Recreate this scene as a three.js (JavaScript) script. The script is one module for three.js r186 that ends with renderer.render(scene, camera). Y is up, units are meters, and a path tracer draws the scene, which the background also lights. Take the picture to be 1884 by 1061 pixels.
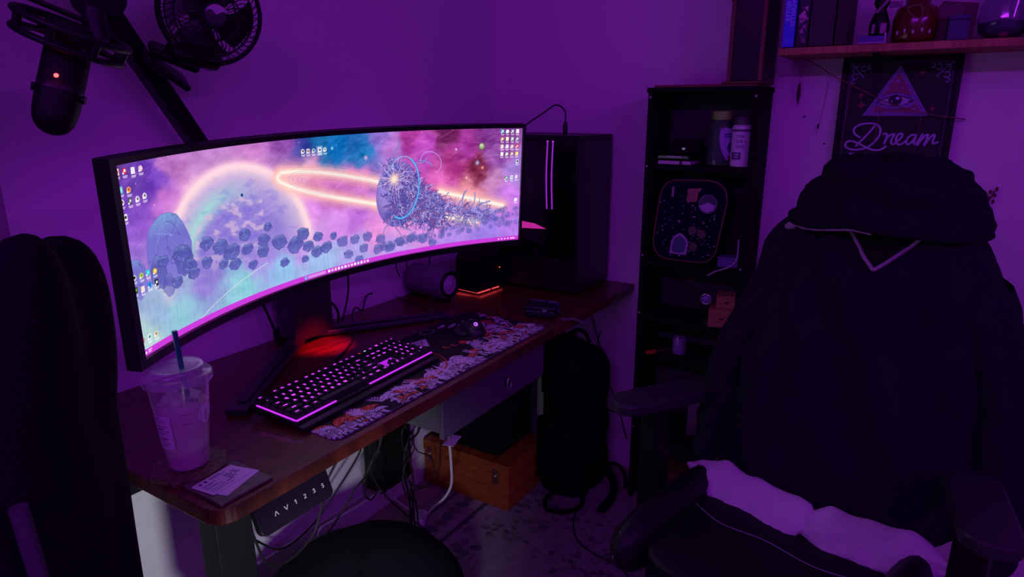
import * as THREE from 'three';
import { RoundedBoxGeometry } from 'three/addons/geometries/RoundedBoxGeometry.js';
import { mergeGeometries } from 'three/addons/utils/BufferGeometryUtils.js';
import { RectAreaLightUniformsLib } from 'three/addons/lights/RectAreaLightUniformsLib.js';
import { FontLoader } from 'three/addons/loaders/FontLoader.js';
import { TextGeometry } from 'three/addons/geometries/TextGeometry.js';
import { createNoise2D, createNoise3D } from 'simplex-noise';

// ---------------------------------------------------------------- camera, light, exposure
RectAreaLightUniformsLib.init();
const scene = new THREE.Scene();
scene.background = new THREE.Color(0x000000);
const renderer = new THREE.WebGLRenderer();
renderer.toneMapping = THREE.LinearToneMapping;
renderer.toneMappingExposure = 1.0;
renderer.shadowMap.enabled = true;
const camera = new THREE.PerspectiveCamera(2 * Math.atan(530.5 / 1210) * 180 / Math.PI, 1884 / 1061, 0.02, 30);
camera.position.set(-0.546, 1.44, 1.585);
camera.setRotationFromMatrix(new THREE.Matrix4().makeBasis(
  new THREE.Vector3(0.53573627, 0, 0.84438537), new THREE.Vector3(0.21934862, 0.96566968, -0.13916988), new THREE.Vector3(-0.81539734, 0.25977312, 0.51734427)));
scene.add(camera);

const PURPLE = [0.36, 0.018, 0.86];         // colour of the light strips (linear)
const STRIP = 112;                          // radiance of the purple strips under the ceiling
const BACKLIGHT = 1.9;                      // radiance of the light ring behind the monitor
const LOW_LAMP = 1.6;                       // candela of the shaded lamp standing low behind the camera
const SCREEN_EXTRA = 0.45;                  // radiance of the area lights in front of the screen
const lightColor = (a) => new THREE.Color().setRGB(a[0], a[1], a[2]);

// ---------------------------------------------------------------- helpers
function mulberry(a) { return () => { a |= 0; a = a + 0x6D2B79F5 | 0; let t = Math.imul(a ^ a >>> 15, 1 | a); t = t + Math.imul(t ^ t >>> 7, 61 | t) ^ t; return ((t ^ t >>> 14) >>> 0) / 4294967296; }; }
const rnd = mulberry(11);
const n2 = createNoise2D(mulberry(5)), n3 = createNoise3D(mulberry(6));
const V = (x, y, z) => new THREE.Vector3(x, y, z);
const lin = (r, g, b) => new THREE.Color().setRGB(r, g, b);
const names = {};
function numbered(n) { names[n] = (names[n] ?? -1) + 1; return names[n] ? n + '_' + String(names[n]).padStart(3, '0') : n; }
function thing(name, label, category, pos = [0, 0, 0], turn = 0, group) {
  const o = new THREE.Group(); o.name = numbered(name); o.position.set(...pos); o.rotation.y = turn;
  o.userData = { label, category }; if (group) o.userData.group = group;
  scene.add(o); return o;
}
function part(name, geo, mat, parent, label) {
  const m = new THREE.Mesh(geo, mat); m.name = name; m.castShadow = m.receiveShadow = true; if (label) m.userData.label = label;
  parent.add(m); return m;
}
function single(name, label, category, geo, mat, pos = [0, 0, 0], turn = 0, group) {
  const m = part(numbered(name), geo, mat, scene); m.position.set(...pos); m.rotation.y = turn;
  m.userData = { label, category }; if (group) m.userData.group = group; return m;
}
function struct(name, geo, mat, parent = scene) { const m = part(name, geo, mat, parent); if (parent === scene) m.userData.kind = 'structure'; return m; }
const rbox = (w, h, d, r = 0.003, s = 2) => new RoundedBoxGeometry(w, h, d, s, Math.min(r, w / 2.01, h / 2.01, d / 2.01));
const box = (w, h, d) => new THREE.BoxGeometry(w, h, d);
const at = (g, x, y, z) => g.translate(x, y, z);
function span(x0, x1, y0, y1, z0, z1, r = 0.003) { return at(r ? rbox(x1 - x0, y1 - y0, z1 - z0, r) : box(x1 - x0, y1 - y0, z1 - z0), (x0 + x1) / 2, (y0 + y1) / 2, (z0 + z1) / 2); }
const cyl = (r0, r1, h, s = 24) => new THREE.CylinderGeometry(r0, r1, h, s);
const lathe = (pts, s = 40) => new THREE.LatheGeometry(pts.map(([r, y]) => new THREE.Vector2(r, y)), s);
function tube(pts, r, seg = 40, rs = 7, closed = false) { return new THREE.TubeGeometry(new THREE.CatmullRomCurve3(pts.map((p) => V(...p)), closed), seg, r, rs, closed); }
function bar(a, b, r, s = 12, r2 = r) {
  const A = V(...a), B = V(...b), d = B.clone().sub(A), g = new THREE.CylinderGeometry(r2, r, d.length(), s);
  g.applyQuaternion(new THREE.Quaternion().setFromUnitVectors(V(0, 1, 0), d.clone().normalize())); return g.translate(...A.add(B).multiplyScalar(0.5).toArray());
}
function beam(a, b, w, h, r = 0.003, up = V(0, 1, 0)) {    // a box from a to b, w wide, h high
  const A = V(...a), B = V(...b), d = B.clone().sub(A), L = d.length(), g = rbox(w, h, L, r);
  const z = d.normalize(), x = new THREE.Vector3().crossVectors(up, z).normalize(), y = new THREE.Vector3().crossVectors(z, x);
  g.applyMatrix4(new THREE.Matrix4().makeBasis(x, y, z)); return g.translate(...A.add(B).multiplyScalar(0.5).toArray());
}
const join = (gs) => mergeGeometries(gs.map((g) => { const q = g.index ? g.toNonIndexed() : g; for (const k of Object.keys(q.attributes)) if (!['position', 'normal', 'uv'].includes(k)) q.deleteAttribute(k); return q; }));
function extr(shape, depth, bevel = 0.002, cs = 12) { return new THREE.ExtrudeGeometry(shape, { depth: depth, bevelEnabled: bevel > 0, bevelSize: bevel, bevelThickness: bevel, bevelSegments: 2, curveSegments: cs }); }
function rrect(w, h, r) { const s = new THREE.Shape(), x = -w / 2, y = -h / 2; s.moveTo(x + r, y); s.lineTo(x + w - r, y); s.absarc(x + w - r, y + r, r, -Math.PI / 2, 0); s.lineTo(x + w, y + h - r); s.absarc(x + w - r, y + h - r, r, 0, Math.PI / 2); s.lineTo(x + r, y + h); s.absarc(x + r, y + h - r, r, Math.PI / 2, Math.PI); s.lineTo(x, y + r); s.absarc(x + r, y + r, r, Math.PI, Math.PI * 1.5); return s; }
function grid(nu, nv, f, closeU = false) {                 // a surface from f(u, v) -> [x, y, z]
  const P = [], U = [], I = [];
  for (let j = 0; j <= nv; j++) for (let i = 0; i <= nu; i++) { P.push(...f(i / nu, j / nv)); U.push(i / nu, j / nv); }
  for (let j = 0; j < nv; j++) for (let i = 0; i < nu; i++) { const a = j * (nu + 1) + i, b = a + 1, c = a + nu + 1, d = c + 1; I.push(a, b, d, a, d, c); }
  const g = new THREE.BufferGeometry(); g.setAttribute('position', new THREE.Float32BufferAttribute(P, 3)); g.setAttribute('uv', new THREE.Float32BufferAttribute(U, 2)); g.setIndex(I); g.computeVertexNormals();
  if (closeU) { const n = g.attributes.normal; for (let j = 0; j <= nv; j++) { const a = j * (nu + 1), b = a + nu; const s = V(n.getX(a) + n.getX(b), n.getY(a) + n.getY(b), n.getZ(a) + n.getZ(b)).normalize(); n.setXYZ(a, s.x, s.y, s.z); n.setXYZ(b, s.x, s.y, s.z); } }
  return g;
}
function canvasTex(w, h, draw, srgb = true) {
  const c = document.createElement('canvas'); c.width = w; c.height = h; draw(c.getContext('2d'), w, h);
  const t = new THREE.CanvasTexture(c); if (srgb) t.colorSpace = THREE.SRGBColorSpace; t.anisotropy = 8; return t;
}
function pixelTex(w, h, f, srgb = true) {                  // f(x, y) -> [r, g, b] 0..255
  return canvasTex(w, h, (g) => { const im = g.createImageData(w, h), d = im.data; for (let y = 0, k = 0; y < h; y++) for (let x = 0; x < w; x++, k += 4) { const c = f(x, y); d[k] = c[0]; d[k + 1] = c[1]; d[k + 2] = c[2]; d[k + 3] = 255; } g.putImageData(im, 0, 0); }, srgb);
}
const fbm = (x, y, o = 4) => { let s = 0, a = 0.5, f = 1; for (let i = 0; i < o; i++) { s += a * n2(x * f, y * f); a *= 0.5; f *= 2.03; } return s; };
const wrap = (t, x = 1, y = x) => { t.wrapS = t.wrapT = THREE.RepeatWrapping; t.repeat.set(x, y); return t; };
function planarUV(g, ax, ay, sx, sy, ox = 0, oy = 0) { const p = g.attributes.position, u = new Float32Array(p.count * 2), k = { x: 0, y: 1, z: 2 }; for (let i = 0; i < p.count; i++) { const q = [p.getX(i), p.getY(i), p.getZ(i)]; u[2 * i] = (q[k[ax]] - ox) * sx; u[2 * i + 1] = (q[k[ay]] - oy) * sy; } g.setAttribute('uv', new THREE.BufferAttribute(u, 2)); return g; }
const std = (c, rough = 0.6, o = {}) => new THREE.MeshStandardMaterial({ color: Array.isArray(c) ? lin(...c) : c, roughness: rough, ...o });
const phys = (c, rough = 0.6, o = {}) => new THREE.MeshPhysicalMaterial({ color: Array.isArray(c) ? lin(...c) : c, roughness: rough, ...o });
const glow = (c, k = 1) => new THREE.MeshStandardMaterial({ color: 0x000000, roughness: 0.5, emissive: lin(...c), emissiveIntensity: k });

// ---------------------------------------------------------------- shared textures and materials
const woodTone = (c0, c1, sx, sy, ring) => pixelTex(512, 512, (x, y) => {
  const w = fbm(x / 512 * sx, y / 512 * sy, 5), f = 0.5 + 0.5 * Math.sin((y / 512 * ring + w * 2.4) * 6.28), k = Math.min(1, Math.max(0, 0.55 * f + 0.45 * (0.5 + w) + 0.12 * n2(x / 3, y / 1.2)));
  return [0, 1, 2].map((i) => c0[i] + (c1[i] - c0[i]) * k);
});
const deskWood = wrap(woodTone([66, 28, 16], [122, 58, 34], 2, 9, 7), 1 / 0.9, 1 / 0.45);
const paleWood = wrap(woodTone([150, 100, 70], [190, 136, 98], 2, 9, 5), 1 / 0.5, 1 / 0.25);
const chestWood = wrap(woodTone([128, 58, 22], [168, 84, 36], 2, 8, 5), 1 / 0.5, 1 / 0.3);
const plaster = wrap(pixelTex(256, 256, (x, y) => { const k = 128 + 70 * fbm(x / 9, y / 9, 4); return [k, k, k]; }, false), 3, 3);
const weave = wrap(pixelTex(128, 128, (x, y) => { const k = 128 + 50 * Math.sin(x * Math.PI / 4) * Math.sin(y * Math.PI / 4) + 60 * n2(x / 2, y / 2); return [k, k, k]; }, false), 12, 12);
const fleeceBump = wrap(pixelTex(256, 256, (x, y) => { const k = 128 + 90 * fbm(x / 6, y / 6, 4); return [k, k, k]; }, false), 3, 3);

const M = {
  wall: std([0.72, 0.70, 0.71], 0.85, { bumpMap: plaster, bumpScale: 0.0006 }),
  ceiling: std([0.75, 0.74, 0.74], 0.9),
  trim: std([0.74, 0.73, 0.73], 0.45),
  desk: phys([0.8, 0.74, 0.66], 0.5, { map: deskWood, clearcoat: 0.45, clearcoatRoughness: 0.13 }),
  black: phys([0.006, 0.006, 0.007], 0.45, { specularIntensity: 0.5 }),
  blackMatte: phys([0.007, 0.0065, 0.008], 0.85, { specularIntensity: 0.3 }),
  blackGloss: std([0.008, 0.008, 0.010], 0.16),
  plastic: phys([0.010, 0.010, 0.012], 0.38, { specularIntensity: 0.6 }),
  cable: std([0.012, 0.012, 0.013], 0.5),
  whitePlastic: std([0.7, 0.69, 0.7], 0.4),
  steel: std([0.55, 0.55, 0.57], 0.3, { metalness: 1 }),
  chrome: std([0.75, 0.75, 0.77], 0.12, { metalness: 1 }),
  brass: std([0.62, 0.48, 0.24], 0.35, { metalness: 1 }),
  fabricBlack: phys([0.008, 0.0075, 0.010], 0.95, { specularIntensity: 0.2, bumpMap: weave, bumpScale: 0.0008 }),
  hoodie: phys([0.015, 0.0135, 0.022], 0.95, { specularIntensity: 0.2, bumpMap: weave, bumpScale: 0.0007 }),
  fleece: std([0.72, 0.68, 0.70], 1, { bumpMap: fleeceBump, bumpScale: 0.004 }),
  leather: phys([0.007, 0.007, 0.009], 0.48, { specularIntensity: 0.6 }),
  stitch: std([0.3, 0.3, 0.32], 0.7),
  shelfBlack: phys([0.010, 0.0095, 0.011], 0.9, { specularIntensity: 0.2 }),
  screw: std([0.5, 0.5, 0.52], 0.35, { metalness: 0.8 }),
};

// ---------------------------------------------------------------- room
const RX = 1.81, LX = -1.7, FZ = 3.6, CY = 2.45;
struct('wall_back', span(LX - 0.12, RX + 0.12, -0.1, CY + 0.1, -0.12, 0, 0), M.wall);
struct('wall_right', span(RX, RX + 0.12, -0.1, CY + 0.1, 0, FZ, 0), M.wall);
struct('wall_left', span(LX - 0.12, LX, -0.1, CY + 0.1, 0, FZ, 0), M.wall);
struct('wall_front', span(LX - 0.12, RX + 0.12, -0.1, CY + 0.1, FZ, FZ + 0.12, 0), M.wall);
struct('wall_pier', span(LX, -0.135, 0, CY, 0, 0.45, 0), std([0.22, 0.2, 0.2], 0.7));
struct('ceiling', span(LX - 0.12, RX + 0.12, CY, CY + 0.1, -0.12, FZ + 0.12, 0), M.ceiling);
const floor = struct('floor', span(LX - 0.12, RX + 0.12, -0.1, -0.012, -0.12, FZ + 0.12, 0), std([0.16, 0.12, 0.10], 0.7));
{
  const tones = [[0.33, 0.26, 0.22], [0.29, 0.225, 0.19], [0.36, 0.285, 0.24]].map((c) => std(c, 0.5));
  const geos = [0.6, 1.2].map((L) => rbox(L - 0.003, 0.012, 0.117, 0.0015, 1));
  for (let j = 0; j < 30; j++) {
    let x = LX - 0.1 - (j % 3) * 0.4;
    while (x < RX) { const k = (j * 7 + Math.floor(x * 5 + 20)) % 3, L = (j + Math.floor(x * 3 + 9)) % 4 ? 1 : 0, w = L ? 1.2 : 0.6; const m = part('floor_plank', geos[L], tones[k], floor); const e = Math.min(w, RX - x); m.scale.x = e / w; m.position.set(x + e / 2, -0.006, 0.06 + j * 0.12); x += w; }
  }
}
struct('baseboard_back', span(-0.135, RX, 0, 0.11, 0, 0.013, 0.004), M.trim);
struct('baseboard_right', span(RX - 0.013, RX, 0, 0.11, 0.013, FZ, 0.004), M.trim);

// purple light strips along the top of the walls that the camera does not see
for (const [lb, pos, turn, len] of [['purple light strip along the ceiling of the left wall', [LX, CY - 0.06, 1.25], Math.PI / 2, 2.2], ['purple light strip along the ceiling behind the viewer', [-0.6, CY - 0.06, FZ], Math.PI, 2.0]]) {
  const t = thing('light_strip', lb, 'light strip', pos, turn);
  part('channel', at(rbox(len, 0.05, 0.02, 0.003), 0, 0.0, 0.011), M.whitePlastic, t);
  part('tape', at(box(len - 0.02, 0.03, 0.004), 0, -0.004, 0.0235), glow(PURPLE, 3), t, 'glowing purple tape');
  const l = new THREE.RectAreaLight(lightColor(PURPLE), STRIP, len - 0.02, 0.03); l.position.set(0, -0.004, 0.03); l.rotation.y = Math.PI; l.rotation.x = 0; t.add(l);
  l.lookAt(V(0, -0.6, 1).applyAxisAngle(V(0, 1, 0), turn).add(V(...pos))); l.castShadow = true;
}
// low reading spot behind the camera: its beam runs level under the desk
{
  const P = V(-0.1, 0.60, 1.1), dir = V(0.55, 0.28, 0).sub(P).normalize(), L = (k) => dir.clone().multiplyScalar(k);
  const t = thing('reading_spot', 'small metal reading spot on a low stool behind the viewer', 'lamp', P.toArray());
  const q = new THREE.Quaternion().setFromUnitVectors(V(0, 1, 0), dir);
  part('housing', lathe([[0, -0.06], [0.04, -0.055], [0.055, -0.02], [0.066, 0.03], [0.064, 0.03], [0.053, -0.018], [0.038, -0.05], [0, -0.055]], 32).applyQuaternion(q), M.steel, t);
  part('diffuser', cyl(0.05, 0.05, 0.004, 32).applyQuaternion(q).translate(...L(-0.012).toArray()), glow([0.8, 0.82, 0.9], 1.5), t);
  part('arm', bar([0, -0.225, 0.03], L(-0.058).toArray(), 0.006, 12), M.steel, t); part('foot', at(cyl(0.05, 0.055, 0.014, 28), 0, -0.233, 0.03), M.steel, t);
  const p = new THREE.SpotLight(lightColor([0.86, 0.88, 1.0]), LOW_LAMP, 0, 0.7, 0.7); p.position.copy(L(0.0)); p.target.position.copy(L(1)); p.castShadow = true; p.shadow.radius = 2.4; t.add(p); t.add(p.target);
  const s = thing('side_stool', 'low wooden stool under the reading spot behind the viewer', 'stool', [-0.1, 0, 1.13]);
  part('seat', at(cyl(0.16, 0.16, 0.03, 32), 0, 0.345, 0), std([0.3, 0.2, 0.13], 0.6), s);
  for (const [a, b] of [[1, 1], [1, -1], [-1, 1], [-1, -1]]) part('leg', bar([a * 0.12, 0, b * 0.12], [a * 0.09, 0.33, b * 0.09], 0.014), std([0.3, 0.2, 0.13], 0.6), s);
}

// ---------------------------------------------------------------- rug
{
  const rugTex = canvasTex(1536, 1536, (g, w, h) => {
    g.fillStyle = '#8c8084'; g.fillRect(0, 0, w, h);
    const r = mulberry(77);
    const im = g.getImageData(0, 0, w, h), d = im.data;
    for (let y = 0, k = 0; y < h; y++) for (let x = 0; x < w; x++, k += 4) { const q = 18 * fbm(x / 60, y / 60, 4) + 9 * n2(x / 2, y / 2); d[k] += q; d[k + 1] += q * 0.95; d[k + 2] += q; }
    g.putImageData(im, 0, 0);
    const petal = (x, y, s, a, c) => { g.save(); g.translate(x, y); g.rotate(a); g.fillStyle = c; g.beginPath(); g.moveTo(0, 0); g.bezierCurveTo(s * 0.6, -s * 0.5, s, -s * 0.2, s, 0); g.bezierCurveTo(s, s * 0.2, s * 0.6, s * 0.5, 0, 0); g.fill(); g.restore(); };
    const flower = (x, y, s) => { const n = 5 + Math.floor(r() * 4), c = ['rgba(78,70,80,.55)', 'rgba(98,86,92,.55)', 'rgba(70,66,80,.5)'][Math.floor(r() * 3)]; for (let i = 0; i < n; i++) petal(x, y, s, i / n * 6.28 + r(), c); g.fillStyle = 'rgba(150,138,140,.8)'; g.beginPath(); g.arc(x, y, s * 0.25, 0, 7); g.fill(); };
    const vine = (x, y, a, L) => { g.strokeStyle = 'rgba(66,56,66,.75)'; g.lineWidth = 4; g.beginPath(); g.moveTo(x, y); for (let i = 0; i < L; i++) { a += (r() - 0.5) * 1.5; x += Math.cos(a) * 16; y += Math.sin(a) * 16; g.lineTo(x, y); if (r() < 0.55) petal(x, y, 16 + r() * 14, a + (r() < 0.5 ? 1 : -1) * 1.1, 'rgba(70,60,72,.55)'); } g.stroke(); };
    g.save(); g.beginPath(); g.rect(150, 150, w - 300, h - 300); g.clip();
    for (let i = 0; i < 170; i++) { const x = 150 + r() * (w - 300), y = 150 + r() * (h - 300); if (r() < 0.45) flower(x, y, 18 + r() * 30); else vine(x, y, r() * 6.28, 5 + r() * 9); }
    g.restore();
    for (const [o, lw, c] of [[40, 10, 'rgba(56,48,62,.8)'], [150, 12, 'rgba(56,48,62,.85)'], [166, 4, 'rgba(170,160,160,.8)'], [128, 5, 'rgba(170,160,160,.7)']]) { g.strokeStyle = c; g.lineWidth = lw; g.strokeRect(o, o, w - 2 * o, h - 2 * o); }
    for (let i = 0; i < 34; i++) for (const s of [0, 1, 2, 3]) { const t = 90 + i * 41, q = 92; const [x, y] = [[t, q], [w - q, t], [t, h - q], [q, t]][s]; g.fillStyle = i % 2 ? 'rgba(58,60,84,.75)' : 'rgba(92,72,78,.75)'; g.beginPath(); g.ellipse(x, y, 17, 22, i, 0, 7); g.fill(); }
  });
  const geo = planarUV(span(0.62, 2.13, 0, 0.008, 0, 1.9, 0.003), 'x', 'z', 1 / 1.68, 1 / 1.9, 0.62, 0);
  const rug = single('area_rug', 'pale area rug with dark floral print on the floor', 'rug', geo, std([1, 1, 1], 0.98, { map: rugTex, bumpMap: weave, bumpScale: 0.002 }), [-0.55, 0, 0.14]);
  rug.rotation.y = 0;
}

// ---------------------------------------------------------------- desk
const DT = 0.79;
{
  const t = thing('standing_desk', 'dark red-brown wooden standing desk with black steel legs', 'desk', [0.905, 0, 0.33]);
  const L = 1.805, W = 0.65, sh = new THREE.Shape(), x0 = -L / 2, x1 = L / 2, z0 = -W / 2 + 0.005, z1 = W / 2, r = 0.045;
  sh.moveTo(x0, -z0); sh.lineTo(x1, -z0); sh.lineTo(x1, -z1); sh.lineTo(x0 + r, -z1); sh.quadraticCurveTo(x0, -z1, x0, -z1 + r); sh.lineTo(x0, -z0);
  const top = extr(sh, 0.026, 0.002, 8); top.rotateX(-Math.PI / 2); top.translate(0, DT - 0.028, 0); planarUV(top, 'x', 'z', 1, 1);
  part('desktop', top, M.desk, t);
  for (const x of [-0.745, 0.70]) {
    const leg = part('leg', span(x - 0.043, x + 0.043, 0.36, 0.735, 0.055, 0.115), M.black, t);
    part('inner_column', span(x - 0.036, x + 0.036, 0.05, 0.37, 0.061, 0.109), M.black, leg);
    part('foot', span(x - 0.04, x + 0.04, 0.0085, 0.05, -0.2, 0.3, 0.01), M.black, leg);
    part('side_bracket', span(x - 0.05, x + 0.05, 0.735, 0.76, -0.29, 0.29, 0.004), M.black, leg);
  }
  part('frame_rail', span(-0.7, 0.66, 0.715, 0.755, 0.06, 0.11, 0.004), M.black, t);
  part('rear_bracket', span(-0.93, -0.72, 0.715, 0.748, -0.03, 0.02, 0.004), M.black, t, 'black bracket sticking out beyond the desk end');
  // height control panel under the front edge
  const fnt = await new FontLoader().loadAsync('fonts/droid/droid_sans_bold.typeface.json');
  const cp = part('control_panel', (() => { const s = rrect(0.165, 0.062, 0.012), g = extr(s, 0.012, 0.002, 6); g.rotateX(-0.38); return g.translate(-0.745, 0.728, 0.31); })(), M.blackGloss, t, 'black height control panel with six white marks');
  const mk = glow([0.34, 0.34, 0.4], 0.8);
  ['∧', '∨', '1', '2', '3', 'S'].forEach((c, i) => {
    let g;
    if (i < 2) { const s = i ? -1 : 1; g = join([bar([-0.004, -0.004 * s, 0], [0, 0.004 * s, 0], 0.0008, 6), bar([0.004, -0.004 * s, 0], [0, 0.004 * s, 0], 0.0008, 6)]); }
    else { g = new TextGeometry(c, { font: fnt, size: 0.0085, depth: 0.0004, curveSegments: 3 }); g.translate(-0.0035, -0.004, 0); }
    g.translate(-0.045 + i * 0.022, -0.004, 0.0145); g.rotateX(-0.38); g.translate(-0.745, 0.728, 0.31); part('panel_mark', g, mk, cp);
  });
  part('cable_clip', span(-0.625, -0.605, 0.742, 0.762, 0.27, 0.30, 0.003), M.black, t);
}
// drawer under the desk front
{
  const t = thing('under_desk_drawer', 'grey drawer with a ring pull hung under the desk front', 'drawer', [0.885, 0.65, 0.6]);
  const grey = std([0.085, 0.08, 0.095], 0.6), sh = (a, b, c, d, e, f) => span(a, b, c, d, e, f, 0.003);
  part('drawer_front', sh(-0.255, 0.255, -0.012, 0.098, 0.02, 0.034), grey, t);
  part('side_panel', sh(-0.25, -0.242, 0, 0.098, -0.3, 0.02), grey, t);
  part('side_panel', sh(0.242, 0.25, 0, 0.098, -0.3, 0.02), grey, t);
  part('bottom_panel', sh(-0.242, 0.242, 0, 0.008, -0.3, 0.02), grey, t);
  part('back_panel', sh(-0.242, 0.242, 0.008, 0.098, -0.3, -0.292), grey, t);
  part('edge_strip', sh(-0.256, -0.14, 0.099, 0.104, 0.018, 0.038), std([0.2, 0.18, 0.24], 0.3), t);
  const k = part('ring_pull', at(new THREE.TorusGeometry(0.0135, 0.0035, 12, 28).scale(0.78, 1.2, 1), 0.04, 0.04, 0.042), M.chrome, t, 'oval chrome ring pull');
  part('pull_plate', at(cyl(0.010, 0.010, 0.006, 20).rotateX(Math.PI / 2), 0.04, 0.04, 0.037), M.black, k);
  part('hanging_tag', at(box(0.05, 0.001, 0.03).rotateZ(0.1).rotateY(0.2), -0.215, -0.03, 0.03), std([0.55, 0.53, 0.56], 0.7), t, 'pale paper tag');
  part('tag_string', bar([-0.225, -0.03, 0.03], [-0.225, 0.0, 0.028], 0.0008, 6), M.stitch, t);
  part('hook', at(new THREE.TorusGeometry(0.007, 0.0018, 8, 16), 0.03, -0.025, 0.0), M.steel, t);
}

// ---------------------------------------------------------------- monitor
const MON = { x: 0.5953, y: 1.2171, z: 0.3496, yaw: -0.0532, roll: 0.0313, pit: 0.0674, R: 1.1677, W: 1.2001 };
MON.H = MON.W * 0.2813;
{
  // the desktop picture
  const W = 2048, H = 576;
  const anchors = [[0, 0, 70, 36, 110], [0.04, 0.06, 96, 52, 170], [0.08, 0.12, 104, 52, 186], [0.12, 0.05, 178, 104, 190], [0.2, 0.03, 176, 110, 196], [0.3, 0.04, 184, 104, 196], [0.37, 0.03, 128, 60, 160], [0.42, 0.06, 44, 54, 150], [0.47, 0.02, 8, 96, 160], [0.5, 0.08, 4, 108, 186], [0.55, 0.04, 16, 86, 168], [0.57, 0.12, 30, 120, 190], [0.61, 0.05, 140, 112, 208], [0.65, 0.1, 186, 120, 212], [0.7, 0.05, 168, 54, 150], [0.74, 0.12, 196, 76, 196], [0.79, 0.05, 116, 36, 92], [0.84, 0.14, 160, 50, 150], [0.87, 0.34, 122, 36, 66], [0.82, 0.32, 170, 50, 130], [0.92, 0.08, 122, 50, 140], [0.95, 0.25, 150, 80, 170], [0.98, 0.36, 170, 130, 220], [0.93, 0.45, 196, 130, 190], [0.86, 0.5, 232, 140, 160], [0.78, 0.45, 226, 100, 190], [0.97, 0.6, 206, 126, 236],
    [0.42, 0.2, 226, 150, 206], [0.45, 0.34, 214, 110, 180], [0.5, 0.38, 200, 100, 190], [0.55, 0.32, 214, 110, 200], [0.5, 0.62, 216, 140, 238], [0.56, 0.6, 190, 110, 220], [0.6, 0.75, 236, 146, 224], [0.66, 0.72, 236, 150, 220], [0.75, 0.8, 222, 146, 232], [0.9, 0.85, 162, 130, 235], [0.99, 0.92, 186, 126, 236], [0.8, 0.93, 180, 140, 236],
    [0.02, 0.22, 120, 66, 190], [0.05, 0.34, 136, 76, 204], [0.03, 0.5, 150, 110, 214], [0.15, 0.2, 222, 146, 216], [0.11, 0.25, 190, 100, 210], [0.15, 0.7, 146, 124, 214], [0.06, 0.75, 148, 180, 218], [0.1, 0.87, 146, 200, 218], [0.25, 0.87, 142, 206, 222], [0.02, 0.95, 182, 214, 214], [0.35, 0.86, 150, 196, 236], [0.45, 0.92, 160, 190, 236], [0.55, 0.93, 180, 168, 238], [0.65, 0.94, 190, 158, 238], [0.3, 0.72, 170, 142, 230], [0.4, 0.72, 196, 150, 236], [0.42, 0.5, 214, 120, 236], [0.38, 0.4, 230, 150, 230]];
  const tex = canvasTex(W, H, (g) => {
    const im = g.createImageData(W, H), d = im.data, PX = 510, PY = 420, PR = 348;
    for (let y = 0, k = 0; y < H; y++) for (let x = 0; x < W; x++, k += 4) {
      const wx = x + 46 * fbm(x / 170, y / 170 + 3, 3), wy = y + 46 * fbm(x / 170 + 9, y / 170, 3);
      let r = 0, gg = 0, b = 0, ws = 0;
      for (const a of anchors) { const dx = (wx / W - a[0]) * 3.55, dy = wy / H - a[1], q = dx * dx + dy * dy + 0.0012, w = 1 / (q * q); r += w * a[2]; gg += w * a[3]; b += w * a[4]; ws += w; }
      r /= ws; gg /= ws; b /= ws;
      const n = fbm(x / 150 + y / 260, y / 70 - x / 240, 5) * 34 * (y < H * 0.6 ? 1 : 0.45); r += n; gg += n * 0.8; b += n * 0.9;
      const D = Math.hypot((x - PX) * 0.97, y - PY);
      if (D < PR && y < 470) {
        const q = D / PR, m = Math.min(1, (470 - y) / 140) * Math.min(1, (PR - D) / 10), cl = fbm((x + y * 0.9) / 130, (y - x * 0.35) / 60, 5);
        let c = [146, 128, 214];
        if (q > 0.62) { const e = (q - 0.62) / 0.38; c = [c[0] + (214 - c[0]) * e, c[1] + (190 - c[1]) * e, c[2] + (222 - c[2]) * e]; }
        const mint = Math.max(0, 1 - Math.abs(q - 0.74) / 0.16) * Math.max(0, Math.min(1, 0.5 + (PX - x) / 260)); c = [c[0] + (160 - c[0]) * mint, c[1] + (216 - c[1]) * mint, c[2] + (214 - c[2]) * mint];
        if (cl > 0.08 && q < 0.72 && x < 640) { const e = Math.min(1, (cl - 0.08) * 4) * 0.7; c = [c[0] + (214 - c[0]) * e, c[1] + (186 - c[1]) * e, c[2] + (216 - c[2]) * e]; }
        if (cl < -0.2) { const e = Math.min(1, (-0.2 - cl) * 5) * 0.5; c = [c[0] * (1 - 0.2 * e), c[1] * (1 - 0.2 * e), c[2]]; }
        r += (c[0] - r) * m; gg += (c[1] - gg) * m; b += (c[2] - b) * m;
      }
      if (y < 480) { const e = Math.exp(-Math.pow((D - PR) / 20, 2)) * 0.7 + (D > PR ? Math.exp(-(D - PR) / 70) * 0.5 : Math.exp(-(PR - D) / 34) * 0.45), f = Math.min(1, (480 - y) / 130) * e; r += (255 - r) * f; gg += (222 - gg) * f * 0.85; b += (226 - b) * f; }
      if (y > H * 0.72) { const s = n2(x / 9, y / 130) * 9; gg += s; b += s * 0.5; r += s * 0.6; }
      d[k] = r; d[k + 1] = gg; d[k + 2] = b; d[k + 3] = 255;
    }
    g.putImageData(im, 0, 0);
    const R = mulberry(19);
    for (let i = 0; i < 170; i++) { const x = R() * W, y = R() * H * 0.6, s = 0.6 + R() * 1.6; g.fillStyle = `rgba(255,240,255,${0.25 + R() * 0.5})`; g.beginPath(); g.arc(x, y, s, 0, 7); g.fill(); }
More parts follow.
